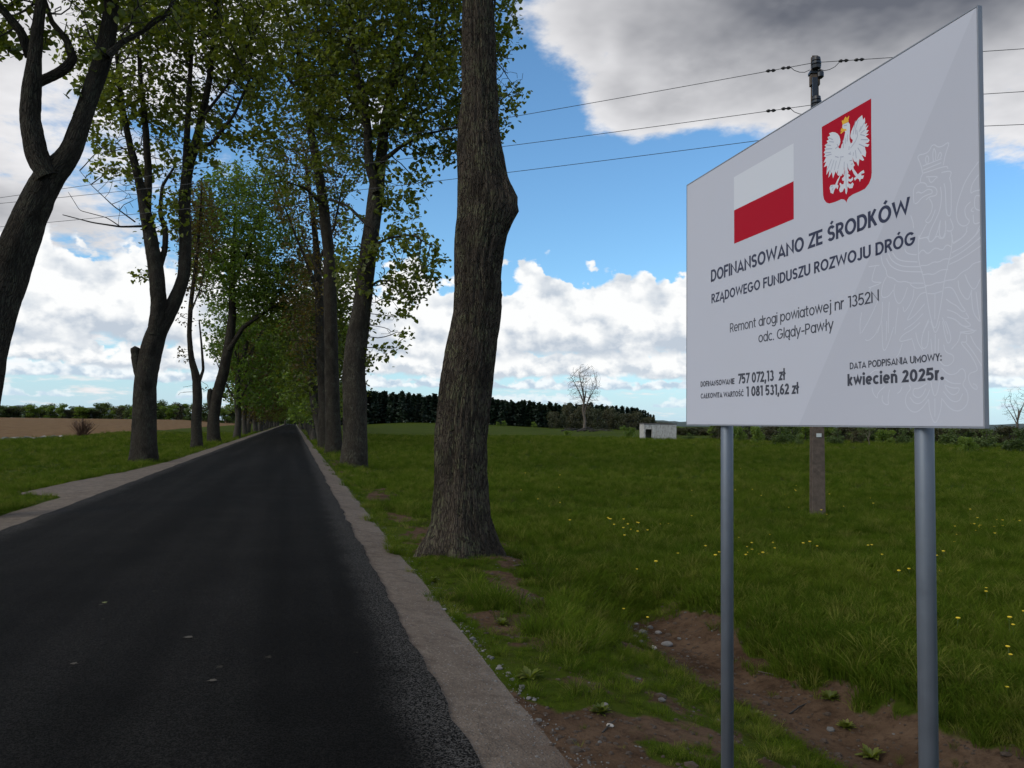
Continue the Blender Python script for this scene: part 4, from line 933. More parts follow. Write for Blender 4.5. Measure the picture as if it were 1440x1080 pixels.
# right row
tree_px('maple_tree', 2.3, 31.7, [
    ([(498, 645, .50), (499, 620, .46), (499, 560, .45), (497, 520, .44), (501, 480, .42), (508, 440, .37), (513, 400, .34), (517, 360, .33), (524, 310, .31), (530, 265, .29), (536, 220, .22), (541, 170, .18), (552, 120, .15), (560, 60, .12), (566, 0, .10), (570, -70, .07)], .5),
    ([(530, 270, .2), (519, 230, .18), (517, 180, .16), (512, 140, .14), (500, 100, .12), (494, 50, .10), (488, 0, .09), (480, -70, .06)], -.8),
    ([(541, 185, .13), (570, 145, .10), (595, 95, .08), (612, 40, .07), (622, -10, .05)], 1.2), ([(536, 228, .10), (565, 205, .07), (600, 188, .05), (640, 180, .03)], -1.2),
    ([(517, 185, .09), (500, 150, .07), (470, 110, .05), (455, 60, .04)], 1.0), ([(552, 125, .09), (590, 70, .07), (650, 40, .05), (690, 20, .03)], .6),
    ([(518, 350, .08), (545, 335, .05), (580, 330, .035), (605, 345, .02)], -1.0), ([(512, 410, .07), (532, 395, .045), (560, 395, .03)], .9),
    ([(520, 320, .07), (490, 290, .05), (465, 280, .035)], .7)],
    [(610, 130, 135, 100, 3.2, 1.0), (520, 110, 120, 120, 3.4, .9), (560, 20, 190, 90, 3.8, .9), (575, 372, 52, 62, 1.6, 1.5), (545, 440, 34, 70, 1.2, 1.1), (500, 350, 40, 60, 1.5, .7), (565, 270, 45, 45, 1.8, .6), (540, -120, 220, 110, 4, .5), (700, 120, 45, 60, 1.5, .9)],
    seed=21, start=3.0, bark=M_BARKP, label='big old maple with a pale fissured trunk, second in the right row beside the shoulder', sides=56, rough=8, bumpa=.03, natt=8000, step=.27, kill=.32, lsize=.18, per=12, spread=.17,
    flare=(.10, 4, 1.2, .3), group='roadside avenue trees on the right', iters=80)
tree_px('maple_tree', 2.1, 44.0, [
    ([(469, 630, .45), (468, 580, .38), (466, 500, .36), (464, 420, .33), (463, 360, .30), (455, 290, .27), (447, 233, .25), (435, 175, .20), (430, 117, .13), (417, 67, .10), (400, 10, .07)], .5),
    ([(437, 180, .17), (455, 145, .14), (467, 117, .13), (477, 67, .10), (485, 0, .07), (490, -50, .05)], -1),
    ([(433, 150, .1), (405, 110, .07), (385, 60, .05)], 1.5), ([(455, 290, .09), (430, 265, .06), (400, 255, .04), (360, 262, .02)], -1.5), ([(464, 400, .08), (440, 370, .05), (425, 330, .03)], 1)],
    [(440, 100, 120, 90, 4, 1.0), (400, 30, 130, 80, 4, 1), (430, 240, 70, 60, 3, .6), (480, 200, 60, 90, 3, .6), (450, -60, 160, 80, 4, .5)],
    seed=22, start=3.0, label='tall maple with twin upright limbs, third in the right row of trees', sides=40, rough=7, bumpa=.03, natt=5500, step=.34, kill=.42, lsize=.19, per=12, spread=.18, group='roadside avenue trees on the right')
tree_px('maple_tree', 2.0, 54.5, [
    ([(456, 625, .42), (456, 580, .36), (452, 500, .33), (449, 420, .28), (446, 360, .22), (440, 300, .16), (430, 230, .1)], .5),
    ([(450, 420, .15), (432, 370, .1), (415, 330, .07), (400, 290, .04)], -1), ([(447, 370, .12), (470, 320, .08), (480, 270, .05)], 1)],
    [(430, 420, 34, 120, 2.6, 1.2), (440, 300, 60, 80, 3, .8), (450, 210, 80, 60, 3.5, .5)],
    seed=23, start=1.5, label='maple with bronze young leaves low on its trunk, fourth in the right row', leaf=M_LEAFB, sides=32, rough=7, bumpa=.03, natt=3600, step=.38, kill=.48, lsize=.19, per=8, spread=.17, group='roadside avenue trees on the right')
# left row
L1 = tree_px('maple_tree', -5.30, 15.4, [
    ([(-47, 700, .40), (-43, 640, .36), (-34, 570, .345), (-21, 490, .33), (2, 410, .32), (26, 345, .285), (50, 285, .25), (70, 246, .23), (98, 220, .165), (113, 175, .15), (128, 130, .14), (143, 90, .145), (152, 50, .13), (157, 10, .12), (160, -60, .10), (175, -160, .08), (185, -280, .05)], .3),
    ([(68, 250, .18), (50, 215, .17), (42, 165, .155), (45, 125, .15), (48, 90, .115), (53, 40, .09), (58, 0, .08), (64, -80, .07), (50, -220, .045)], -.5),
    ([(47, 118, .09), (62, 112, .085), (88, 100, .085), (103, 84, .08), (95, 58, .06), (72, 30, .045), (60, -10, .03)], .5), ([(42, 80, .08), (30, 45, .07), (5, 15, .06), (-25, -15, .05), (-80, -60, .03)], -.4),
    ([(150, 80, .07), (170, 60, .05), (200, 45, .035), (232, 22, .022)], .6), ([(158, 0, .07), (200, -70, .05), (260, -130, .03)], .8), ([(26, 350, .12), (4, 352, .11), (-22, 340, .10), (-60, 300, .08), (-110, 200, .05)], -.4)],
    [(70, -190, 230, 150, 2.6, 1.0), (-60, -40, 110, 110, 2, .7), (60, 40, 40, 30, .7, .5), (125, 45, 45, 45, 1.0, .8), (215, 15, 55, 40, 1.2, .9), (8, 62, 14, 40, .5, 1.0), (110, 125, 18, 26, .4, .8), (180, -50, 120, 60, 2, .8), (10, -30, 70, 40, 1.2, .8), (125, 185, 10, 12, .25, .8)],
    seed=31, start=5, label='dark forked maple leaning in at the left edge of the picture', sides=72, rough=13, bumpa=.028, natt=5000, step=.20, kill=.25, infl=2.2, lsize=.13, per=7, spread=.09, flare=(.16, 4, 0, .3), group='roadside avenue trees on the left')
tree_px('maple_tree', -5.67, 34.6, [
    ([(203, 640, .50), (203, 600, .45), (204, 540, .43), (210, 500, .41), (222, 462, .40), (243, 430, .27), (259, 390, .23), (261, 340, .22), (259, 290, .22), (263, 240, .20), (276, 200, .17), (285, 160, .14), (295, 110, .12), (300, 60, .10), (305, 0, .08), (310, -60, .05)], .6),
    ([(218, 470, .30), (224, 430, .30), (220, 385, .29), (213, 340, .26), (205, 300, .22), (197, 260, .16), (182, 200, .12), (172, 150, .10), (165, 90, .07), (160, 30, .05)], -.8),
    ([(206, 305, .16), (209, 250, .15), (205, 180, .12), (198, 120, .10), (195, 60, .07), (190, -10, .05)], .9), ([(222, 385, .12), (232, 350, .11), (233, 325, .10), (225, 300, .08), (228, 262, .06), (245, 235, .04)], -.5),
    ([(273, 212, .10), (300, 200, .08), (330, 160, .06), (352, 110, .04)], -1), ([(259, 270, .13), (263, 190, .12), (266, 130, .10), (270, 60, .08), (262, 0, .05)], 1.3),
    ([(199, 540, .20), (194, 520, .19), (191, 505, .18), (190, 490, .17)], 0), ([(285, 165, .07), (320, 120, .05), (350, 60, .04), (370, 20, .03)], 1),
    ([(205, 318, .05), (170, 319, .035), (130, 313, .025), (88, 302, .015)], -1.2), ([(170, 319, .025), (150, 306, .018), (112, 296, .012), (96, 270, .008)], -.6), ([(190, 312, .03), (160, 290, .02), (130, 262, .014), (112, 240, .008)], .9)],
    [(190, 130, 75, 140, 3.0, .9), (285, 70, 110, 90, 3.4, 1.2), (330, 150, 60, 60, 2.4, .8), (180, 240, 28, 70, 1.4, 1.1), (235, 290, 36, 60, 1.4, .6), (210, -60, 200, 90, 4, .6), (130, 60, 60, 60, 2, .7), (182, 395, 12, 12, .5, .5), (250, 200, 60, 60, 2.2, .5), (375, 200, 40, 30, 1.6, .6)],
    seed=32, start=4.5, label='stout maple forking above a broken stub, second in the left row beyond the gravel patch', sides=52, rough=8, bumpa=.03, natt=8000, step=.27, kill=.32, lsize=.18, per=12, spread=.17, group='roadside avenue trees on the left', iters=80)
tree_px('maple_tree', -5.61, 52.0, [
    ([(277, 622, .32), (276, 590, .28), (278, 560, .27), (276, 530, .24), (269, 505, .17), (266, 470, .14), (268, 430, .13), (273, 390, .11), (278, 350, .09), (282, 300, .07), (284, 250, .04)], .3),
    ([(277, 545, .12), (286, 520, .08), (283, 480, .06), (280, 450, .04)], .5), ([(268, 440, .06), (280, 410, .04), (288, 380, .03)], -.6)],
    [(275, 320, 34, 70, 1.6, 1.0), (258, 500, 12, 12, .5, 1.2), (289, 548, 9, 12, .4, 1.0), (263, 450, 14, 16, .5, 1), (274, 400, 22, 30, .8, .6), (256, 550, 8, 10, .4, .8), (278, 590, 8, 14, .3, .5)],
    seed=33, start=1.0, label='slender maple with a crooked stem and sparse reddish shoots in the left row', leaf=M_LEAFB, sides=30, rough=8, bumpa=.025, keep=.95, natt=2200, step=.2, kill=.24, lsize=.15, per=3, spread=.2, group='roadside avenue trees on the left')
tree_px('maple_tree', -5.57, 63.5, [
    ([(300, 617, .45), (300, 590, .42), (304, 560, .41), (314, 525, .37), (323, 480, .33), (327, 440, .28), (326, 400, .22), (328, 350, .16), (332, 300, .1)], .5),
    ([(322, 492, .2), (342, 460, .16), (368, 442, .12), (395, 425, .08), (420, 400, .04)], -1), ([(296, 575, .22), (295, 560, .21), (296, 548, .18)], 0), ([(327, 420, .13), (305, 380, .1), (295, 330, .06)], 1), ([(327, 400, .12), (350, 350, .09), (365, 300, .05)], -1),
    ([(305, 555, .1), (318, 560, .05)], .2)],
    [(340, 350, 85, 95, 4, 1.0), (385, 400, 55, 45, 3, .9), (300, 320, 50, 60, 3, .8), (350, 270, 70, 40, 3, .7), (310, 470, 12, 12, .6, .6)],
    seed=34, start=3, label='spreading maple leaning over the road, fourth in the left row', leaf=M_LEAFG, sides=36, rough=8, bumpa=.03, natt=8000, step=.32, kill=.38, lsize=.2, per=11, spread=.2, keep=.75, group='roadside avenue trees on the left')
# further trees of the avenue: a few grown individuals repeated
def generic(name, seed, lean, H, crown_lo, rw, label, leaf, group, x, y, r0=.36, bare=0.0):
    rng = np.random.default_rng(seed); b = np.array([x, y, hz1(x, y) - .05])
    tz = np.linspace(0, H * .62, 9); tr = [(x + lean * (q / H) * 2 + .25 * math.sin(q * .7 + seed), y + .2 * math.cos(q * .5 + seed), b[2] + q - .2, r0 * (1 - .85 * q / H)) for q in tz]
    limbs = [tr]
    for k in range(6):
        z0 = H * (.24 + .06 * k); an = seed + k * 2.4; i0 = np.interp(z0, tz, range(9)); q = np.array(tr)[int(i0)]
        l = []
        for s in np.linspace(0, 1, 5): l.append((q[0] + math.cos(an) * rw * .55 * s ** .8, q[1] + math.sin(an) * rw * .55 * s ** .8, q[2] + H * .30 * s, .11 * (1 - .75 * s)))
        limbs.append(l)
    blobs = [((tr[-1][0], y, b[2] + H * .68), (rw, rw, H * .30), 1.0), ((tr[-1][0] + rw * .2, y, b[2] + (crown_lo + H * .5) / 2), (rw * .85, rw * .8, (H * .62 - crown_lo) * .5), .9)]
    return build_tree(name, b, limbs, blobs, seed, label, 'tree', group, leaf=leaf, bark=M_BARKF, natt=3200, step=.46, kill=.56, infl=4, lsize=.27, per=9, spread=.24, keep=.75, sides=16, rough=4, bumpa=.03, start=crown_lo, leaf_r=.022, iters=60)
def copy_tree(src, loc, rz, s, label=None):
    r = src.copy(); COL.objects.link(r); r.location = loc; r.rotation_euler = (0, 0, rz); r.scale = (s, s, s)
    if label: r['label'] = label
    for c in list(src.children):
        d = c.copy(); COL.objects.link(d); d.parent = r
    return r
GL = 'roadside avenue trees on the left'; GR = 'roadside avenue trees on the right'
FL = 'leafy avenue tree in the left row, receding towards the end of the road'; FR = 'leafy avenue tree in the right row, receding towards the end of the road'
gens = [generic('maple_tree', 51, .6, 15.5, 3.2, 4.2, FL, M_LEAFG, GL, -5.5, 81.6, .34), generic('maple_tree', 52, -.8, 16.5, 3.0, 4.6, FR, M_LEAF, GR, 2.1, 64, .46),
        generic('maple_tree', 53, .4, 14.0, 2.4, 3.8, FL, M_LEAFB, GL, -5.4, 97, .30), generic('maple_tree', 54, -.4, 15.0, 2.2, 4.4, FR, M_LEAFG, GR, 2.2, 86, .40), generic('maple_tree', 55, .2, 16.0, 2.8, 4.8, FL, M_LEAF, GL, -5.6, 110, .38)]
gens[0]['label'] = 'leafy maple just beyond the leaning fourth tree of the left row'; gens[1]['label'] = 'thick trunk close behind the bronze-leaved maple in the right row'
rr_ = random.Random(5)
def put(x, y, k, lab, grp):
    x += rr_.uniform(-.35, .35); c = copy_tree(gens[k], (x, y, hz1(x, y) - .05), rr_.uniform(0, 6.28), rr_.uniform(.85, 1.12), lab); c['group'] = grp
for i, y in enumerate([123, 134, 147, 158, 171, 184, 196, 209, 222, 236, 249, 262, 276, 290, 306, 322]): put(-5.5, y, [0, 4, 3, 1, 2, 4][i % 6], FL, GL)
for i, y in enumerate([75, 98, 110, 124, 150, 163, 177, 190, 203, 217, 232, 246, 260, 275, 290, 306, 322]): put(2.25, y, [3, 1, 4, 0, 1, 3][i % 6], FR, GR)
# the avenue closes where the road bends away
for i, (x, y) in enumerate([(-3.5, 352), (0.5, 360), (4, 350), (-8, 358), (8, 362)]): put(x, y, i % 5, 'leafy tree closing the far end of the avenue', 'trees at the end of the avenue')

# ------------------------------------------------------------------ far woods, hedge and bushes
def crown_blob(name, seed, H, Wd, lobes, n, size, leaf, low=.12, trunk=True):
    rng = np.random.default_rng(seed); C = []
    for k in range(lobes):
        an = rng.uniform(0, 6.28); rr = Wd * .5 * rng.uniform(.15, .75); zc = H * rng.uniform(low + .18, .82); sh = math.sqrt(max(.15, 1 - (2 * (zc / H - .5)) ** 2))
        C.append((rr * math.cos(an) * sh, rr * math.sin(an) * sh, zc, Wd * rng.uniform(.16, .28)))
    P = []
    for c in C:
        q = rng.normal(size=(n // lobes, 3)); q /= np.linalg.norm(q, axis=1)[:, None]; q *= rng.random((len(q), 1)) ** .4
        P.append(np.array(c[:3]) + q * c[3] * np.array([1, 1, .85]))
    P = np.concatenate(P); P = P[P[:, 2] > .05]
    V, F = leaf_mesh(P, size, .0, 1, rng)
    cm = mesh_from(name + '_crown', V, F); cm.materials.append(leaf)
    m = MB(); m.tube(np.array([(0, 0, -.3), (.05 * H * .3, 0, H * .3), (0, .04 * H, H * .75)]), np.array([.035 * H * .6, .022 * H * .6, .006 * H]), 6)
    for c in C[:6]: m.tube(np.array([(0, 0, H * .15), (c[0] * .5, c[1] * .5, c[2] * .6), c[:3]]), np.array([.012 * H, .008 * H, .003 * H]), 4)
    tm = mesh_from(name + '_trunk', m.v, [np.array(f) for f in m.f.values()], True); tm.materials.append(M_TWIG)
    return cm, tm
def place_two(name, meshes, x, y, rz, s, label, cat, group, z=None, parts=('crown', 'trunk')):
    e = empty(name, (x, y, hz1(x, y) if z is None else z), label, cat, group, rz); e.scale = s if isinstance(s, tuple) else (s, s, s)
    for pn, me in zip(parts, meshes): obj(pn, me, None, e)
    return e
DEC = [crown_blob('dec', 60 + k, 8, [6.5, 5, 7.5][k % 3], 12, 1500, .45, [M_LEAFF, M_LEAFG, M_LEAFT][k % 3], -.12) for k in range(5)]
THI = [crown_blob('thi', 80 + k, 8, 7, 11, 1300, .42, M_LEAFT, -.12) for k in range(3)]
BUSH = [crown_blob('bush', 70 + k, 2.2, 2.6, 10, 1400, .14, [M_LEAFF, M_LEAFG, M_LEAFG, M_LEAFT][k], -.1) for k in range(4)]
def conifer(seed, H):
    rng = np.random.default_rng(seed); P = []; n = 520
    t = rng.random(n) ** .75; z = H * (.01 + .99 * t); r = (1 - t) * H * .19 * rng.uniform(.25, 1, n) * (.8 + .35 * np.sin(z * 4.2)); an = rng.uniform(0, 6.28, n)
    P = np.stack([r * np.cos(an), r * np.sin(an), z - r * .35], -1)
    V, F = leaf_mesh(P, H * .062, .0, 1, rng, .1); cm = mesh_from('spruce_crown', V, F); cm.materials.append(M_NEEDLE)
    m = MB(); m.tube(np.array([(0, 0, -.3), (0, 0, H * .5), (0, 0, H)]), np.array([.2, .12, .03]), 5)
    tm = mesh_from('spruce_trunk', m.v, [np.array(f) for f in m.f.values()], True); tm.materials.append(M_TWIG)
    return cm, tm
SPR = [conifer(90 + k, 15) for k in range(4)]
rw = random.Random(8)
# spruce wood on the right: px column, top of the wood in the photo, distance
def wood_top(px):
    return float(np.interp(px, [500, 560, 620, 700, 770, 830, 868, 895, 915, 926], [549, 551, 556, 561, 566, 567, 571, 574, 579, 590]))
for rowi, dist in enumerate((400, 412, 426, 440)):
    px = 470.0 + rowi * 2
    while px < 922:
        p = ground(px, 610, -.3); dr = Vector((p.x, p.y, 0)).normalized(); c_ = math.cos(math.atan2(dr.x, dr.y) - YAW); R_ = (dist + rw.uniform(-5, 5)) / c_
        x, y = dr.x * R_, dr.y * R_; zb = hz1(x, y)
        hor = 592 + (px - 413) * .0122; H = (hor - wood_top(px)) / FPX * (R_ * c_) + 1.6 - zb
        s = H / 15 * rw.uniform(.86, 1.03) * (1.0 - .03 * rowi); sw = rw.uniform(1.5, 2.1)
        if px > 880 and rowi > 1: px += 8; continue
        place_two('spruce_tree', SPR[rw.randrange(4)], x, y, rw.uniform(0, 6), (s * sw, s * sw, s), 'dark spruce in the wood at the far edge of the meadow', 'tree', 'spruces of the far wood')
        px += rw.uniform(6.0, 8.5)
def far_item(meshes, px, dist, hpx, wpx, natH, natW, name, label, cat, group):
    p = ground(px, 625, -.3); dr = Vector((p.x, p.y, 0)).normalized(); c_ = math.cos(math.atan2(dr.x, dr.y) - YAW); R_ = dist / c_
    x, y = dr.x * R_, dr.y * R_; s = hpx / FPX * dist / natH; w = wpx / FPX * dist / natW
    return place_two(name, meshes, x, y, rw.uniform(0, 6), (w, w, s), label, cat, group)
for k in range(26):
    px = 775 + k * 6.4 + rw.uniform(-2, 2); h = float(np.interp(px, [775, 800, 850, 900, 940], [22, 36, 34, 24, 10])) * rw.uniform(.85, 1.1)
    far_item(THI[k % 3], px, 330 + rw.uniform(-10, 20), h, 22, 8, 7, 'thicket_tree', 'brownish leafless-looking shrub in front of the spruce wood', 'shrub', 'brown thicket before the wood')
for px, h, w in ((640, 22, 22), (652, 18, 16), (709, 9, 9), (751, 9, 10), (700, 7, 8)):
    far_item(BUSH[1], px, 350, h, w, 2.2, 2.6, 'bush', 'small green bush at the foot of the spruce wood', 'bush', 'green bushes at the edge of the wood')
# hedge beyond the meadow behind the board
hedge = [(967, 620, 10, 20, 0, 'low green bush just right of the white concrete hut'), (1040, 623, 22, 20, 1, 'slim pale green bush left of the utility pole below the board'), (1065, 625, 24, 20, 1, 'pale green bush, second left of the utility pole'),
         (1097, 627, 26, 36, 0, 'dense dark green bush between the left post and the utility pole'), (1124, 628, 17, 13, 0, 'little dark bush touching the utility pole on its left'), (1178, 627, 22, 28, 0, 'dark round bush right of the utility pole'),
         (1205, 626, 20, 20, 3, 'brownish bush right of the round dark one'), (1243, 626, 20, 26, 1, 'green bush between the pole and the thick right post'), (1267, 627, 23, 24, 0, 'dark bush close left of the right post'),
         (1332, 629, 28, 40, 0, 'broad dark bush right of the right post'), (1362, 638, 22, 26, 1, 'bright bush in front of the hedge under the board corner'), (1387, 633, 30, 36, 0, 'tall dark bush below the board corner'), (1425, 637, 32, 42, 0, 'large bush at the right edge of the picture'), (1008, 619, 14, 24, 3, 'low brown bush left of the left post')]
for px, py, h, w, k, lab in hedge:
    p = ground(px, py, -.42); D = depth_of(p.x, p.y); s = h / FPX * D / 2.2 * 1.15; wv = w / FPX * D / 2.6 * 1.25
    place_two('bush', BUSH[k], p.x, p.y, rw.uniform(0, 6), (wv, wv, s), lab, 'bush', 'bushes of the hedge across the meadow')
for k in range(44):
    px = 935 + k * 12.2 + rw.uniform(-4, 4); D = 112 + rw.uniform(-8, 14) + (60 if px < 1000 else 0); hh = (13 if px < 1000 else rw.uniform(22, 31))
    far_item(THI[k % 3] if rw.random() < .35 else DEC[k % 5], px, D, hh, rw.uniform(28, 44), 8, 7, 'hedge_tree', 'dull green tree in the dense hedgerow beyond the meadow', 'tree', 'trees of the distant hedgerow')
# left tree line beyond the ploughed field
for k in range(78):
    px = -150 + k * 7.6 + rw.uniform(-3, 3); h = float(np.interp(px, [-150, 0, 40, 90, 170, 230, 400], [20, 22, 22, 20, 23, 27, 24])) * rw.uniform(.75, 1.12)
    far_item(DEC[k % 5], px, 440 + rw.uniform(-15, 25), h, rw.uniform(20, 32), 8, 6.5, 'field_edge_tree', 'pale green tree in the line beyond the ploughed field', 'tree', 'trees beyond the ploughed field')
# low wooded ridges on the horizon
def ridge(name, az0, az1, dist, h, mat, seed):
    n = 160; a = np.radians(np.linspace(az0, az1, n)); f = fbm(np.stack([np.degrees(a) * .8, a * 0 + seed, a * 0], -1), 5, seed)
    top = h * (.75 + .35 * f) * sstep(np.degrees(a), az0, az0 + 4) * (1 - sstep(np.degrees(a), az1 - 4, az1)); V = []
    for j in range(n):
        for dd, zz in ((0, -3), (60, top[j] * .6), (140, top[j]), (320, -3)): V.append(((dist + dd) * math.sin(a[j]), (dist + dd) * math.cos(a[j]), zz))
    i = np.arange(n - 1)[:, None] * 4 + np.arange(3)[None, :]
    tag(obj(name, mesh_from(name, V, np.stack([i, i + 4, i + 5, i + 1], -1).reshape(-1, 4), True), mat), kind='structure')
M_RIDGE = simple('wooded_ridge', (.045, .065, .06), .95, .35, .02, bmp=0)
ridge('hills', -50, -4, 1900, 30, M_RIDGE, 4); ridge('hills', 14, 75, 2100, 20, M_RIDGE, 9)
# bare trees
def bare_tree(px, pbase, ptop, wpx, z, label, seed, twig, r0, n=520):
    p = ground(px, pbase, z); D = depth_of(p.x, p.y); k = D / FPX; H = (pbase - ptop) * k; W_ = wpx * k / 2; b = (p.x, p.y, hz1(p.x, p.y))
    tr = [(b[0], b[1], b[2] - .3, r0), (b[0] + .02 * H, b[1], b[2] + H * .15, r0 * .85), (b[0] - .02 * H, b[1], b[2] + H * .32, r0 * .7), (b[0] + .03 * H, b[1], b[2] + H * .6, r0 * .35)]
    lm = [tr]
    for q in range(5):
        an = q * 1.3 + seed; z0 = .22 + .06 * q
        lm.append([(b[0] + math.cos(an) * W_ * s * .7, b[1] + math.sin(an) * W_ * s * .7, b[2] + H * (z0 + .4 * s ** .8), r0 * .5 * (1 - .8 * s)) for s in (0, .25, .6, 1)])
    return build_tree('bare_tree', b, lm, [((b[0], b[1], b[2] + H * .66), (W_, W_, H * .36), 1)], seed, label, 'tree', None, leaf=None, bark=M_TWIGP, twig=twig, natt=n, step=H * .024, kill=H * .028, infl=H * .3, sides=8, rough=2, bumpa=.0, flare=None, start=H * .25, twig_tip=.022 * H / 20)
bare_tree(821, 606, 512, 52, -.4, 'large leafless tree standing before the dark wood in the meadow', 5, M_TWIGP, .55, 2200)
bare_tree(1432, 622, 544, 46, -.4, 'bare twiggy tree at the far right edge beyond the hedge', 7, M_TWIG, .2, 500)
bare_tree(1222, 628, 600, 16, -.42, 'thin pale leafless sapling in the hedge right of the utility pole', 8, M_TWIGP, .06, 160)
p = ground(115, 613, -.2)
rng = np.random.default_rng(12); m = MB()
for k in range(90):
    an = rng.uniform(0, 6.28); sp = rng.uniform(.1, 1.35); h_ = rng.uniform(1.1, 2.3) * (1 - .22 * sp); m.tube(np.array([(0, 0, 0), (math.cos(an) * sp * .45, math.sin(an) * sp * .45, h_ * .5), (math.cos(an) * sp, math.sin(an) * sp, h_)]) + [[rng.uniform(-.3, .3), rng.uniform(-.3, .3), -.1]], np.array([.028, .02, .008]), 3)
    for q in range(3): f = rng.uniform(.4, .9); a2 = an + rng.uniform(-1, 1); x_, y_, z_ = math.cos(an) * sp * f, math.sin(an) * sp * f, h_ * f; m.tube(np.array([(x_, y_, z_), (x_ + .3 * math.cos(a2), y_ + .3 * math.sin(a2), z_ + .35)]), np.array([.012, .005]), 3)
e = empty('twiggy_shrub', (p.x, p.y, hz1(p.x, p.y)), 'reddish brown leafless shrub at the edge of the ploughed field', 'bush'); so_ = m.build('stems', M_TWIGR, e); so_['kind'] = 'stuff'
# ------------------------------------------------------------------ grass, weeds, loose stones
def hidden_collection(objs):
    c = bpy.data.collections.new('scatter_sources')
    for o in objs: c.objects.link(o)
    return c
def scatter(name, pts, scale, rotz, idx, sources, tilt=.0, label=None, kind='stuff'):
    """one object: points carrying instances of a few source meshes"""
    n = len(pts); me = bpy.data.meshes.new(name); me.vertices.add(n); me.vertices.foreach_set('co', np.asarray(pts, np.float32).ravel())
    for k, a, ty in (('sc', scale, 'FLOAT'), ('rz', rotz, 'FLOAT'), ('ix', idx, 'INT')):
        at_ = me.attributes.new(k, ty, 'POINT'); at_.data.foreach_set('value', np.asarray(a, np.float32 if ty == 'FLOAT' else np.int32))
    o = bpy.data.objects.new(name, me); COL.objects.link(o); o['kind'] = kind
    ng = bpy.data.node_groups.new(name + '_nodes', 'GeometryNodeTree'); ng.is_modifier = True
    ng.interface.new_socket('Geometry', in_out='INPUT', socket_type='NodeSocketGeometry'); ng.interface.new_socket('Geometry', in_out='OUTPUT', socket_type='NodeSocketGeometry')
    N = ng.nodes; Lk = ng.links; gi = N.new('NodeGroupInput'); go = N.new('NodeGroupOutput'); ip = N.new('GeometryNodeInstanceOnPoints'); ci = N.new('GeometryNodeCollectionInfo')
    ci.inputs[0].default_value = hidden_collection(sources); ci.inputs['Separate Children'].default_value = True; ci.inputs['Reset Children'].default_value = True
    ip.inputs['Pick Instance'].default_value = True
    def na(nm, ty):
        q = N.new('GeometryNodeInputNamedAttribute'); q.data_type = ty; q.inputs['Name'].default_value = nm; return q.outputs['Attribute']
    Lk.new(gi.outputs[0], ip.inputs['Points']); Lk.new(ci.outputs[0], ip.inputs['Instance']); Lk.new(na('ix', 'INT'), ip.inputs['Instance Index'])
    cv = N.new('ShaderNodeCombineXYZ'); Lk.new(na('rz', 'FLOAT'), cv.inputs[2]); Lk.new(cv.outputs[0], ip.inputs['Rotation']); Lk.new(na('sc', 'FLOAT'), ip.inputs['Scale']); Lk.new(ip.outputs[0], go.inputs[0])
    md = o.modifiers.new('scatter', 'NODES'); md.node_group = ng
    return o
def tuft(name, seed, nb, rad_, h0, h1, w, mat, lean=.5):
    rng = np.random.default_rng(seed); V = []; F4 = []; F3 = []; A = []
    for k in range(nb):
        an = rng.uniform(0, 6.28); rr = rad_ * rng.random() ** .6; x0, y0 = rr * math.cos(an), rr * math.sin(an); h = rng.uniform(h0, h1); la = an + rng.uniform(-1, 1); ln = h * rng.uniform(.1, lean) * (1 + rng.random())
        pa = rng.uniform(0, 6.28); sx, sy = math.cos(pa) * w * .5, math.sin(pa) * w * .5; b = len(V)
        for q, (t, ww) in enumerate(((0, .8), (.4, 1), (.75, .7))):
            cx, cy, cz = x0 + math.cos(la) * ln * t * t, y0 + math.sin(la) * ln * t * t, h * t * (1 - .15 * t)
            V += [(cx - sx * ww, cy - sy * ww, cz - .01), (cx + sx * ww, cy + sy * ww, cz - .01)]; A += [t, t]
        V.append((x0 + math.cos(la) * ln, y0 + math.sin(la) * ln, h * (1 - .15 - .2 * min(1, ln / h)))); A.append(1.0)
        F4 += [(b, b + 1, b + 3, b + 2), (b + 2, b + 3, b + 5, b + 4)]; F3.append((b + 4, b + 5, b + 6))
    me = mesh_from(name, V, [np.array(F4), np.array(F3)], False, dict(v=A)); me.materials.append(mat); return bpy.data.objects.new(name, me)
rng = np.random.default_rng(77)
G = [tuft('a_tuft', 1, 34, .085, .10, .26, .0065, M_GRASS), tuft('b_tuft', 2, 30, .10, .14, .32, .0075, M_GRASS, .7), tuft('c_tuft', 3, 40, .09, .07, .18, .0055, M_GRASS), tuft('d_tuft', 4, 26, .07, .18, .38, .007, M_GRASS, .9),
     tuft('e_tuft', 5, 22, .08, .06, .20, .005, M_GRASSD, 1.0), tuft('f_tuft', 6, 30, .12, .10, .22, .009, M_GRASS, .8)]
def cand(r0, r1, a0, a1, rho):
    n = int(rho * .5 * (r1 * r1 - r0 * r0) * math.radians(a1 - a0)); r = np.sqrt(rng.uniform(r0 * r0, r1 * r1, n)); a = np.radians(rng.uniform(a0, a1, n)); return np.stack([r * np.sin(a), r * np.cos(a)], -1)
P = np.concatenate([cand(1.6, 5, -30, 100, 300), cand(5, 8, -35, 75, 300), cand(8, 12, -36, 62, 190), cand(12, 18, -36, 60, 85), cand(18, 28, -36, 60, 38), cand(28, 45, -36, 60, 14), cand(45, 75, -36, 60, 6), cand(75, 120, -36, 60, 2.2)])
x, y = P[:, 0], P[:, 1]; r = np.hypot(x, y)
edge_r = 1.37 + fbm2(x, y, 1.5, 4, 44) * .20 + fbm2(x, y, 7.0, 2, 45) * .07
soil = soil_mask(x, y); le = left_edge(y) - .05 + fbm2(x, y, 2.0, 3, 90) * .15
ok = ((x > edge_r) | ((x < le))) & (x > -22.4 - fbm2(x, y, .3, 3, 6)) & (rng.random(len(x)) > soil * .985)
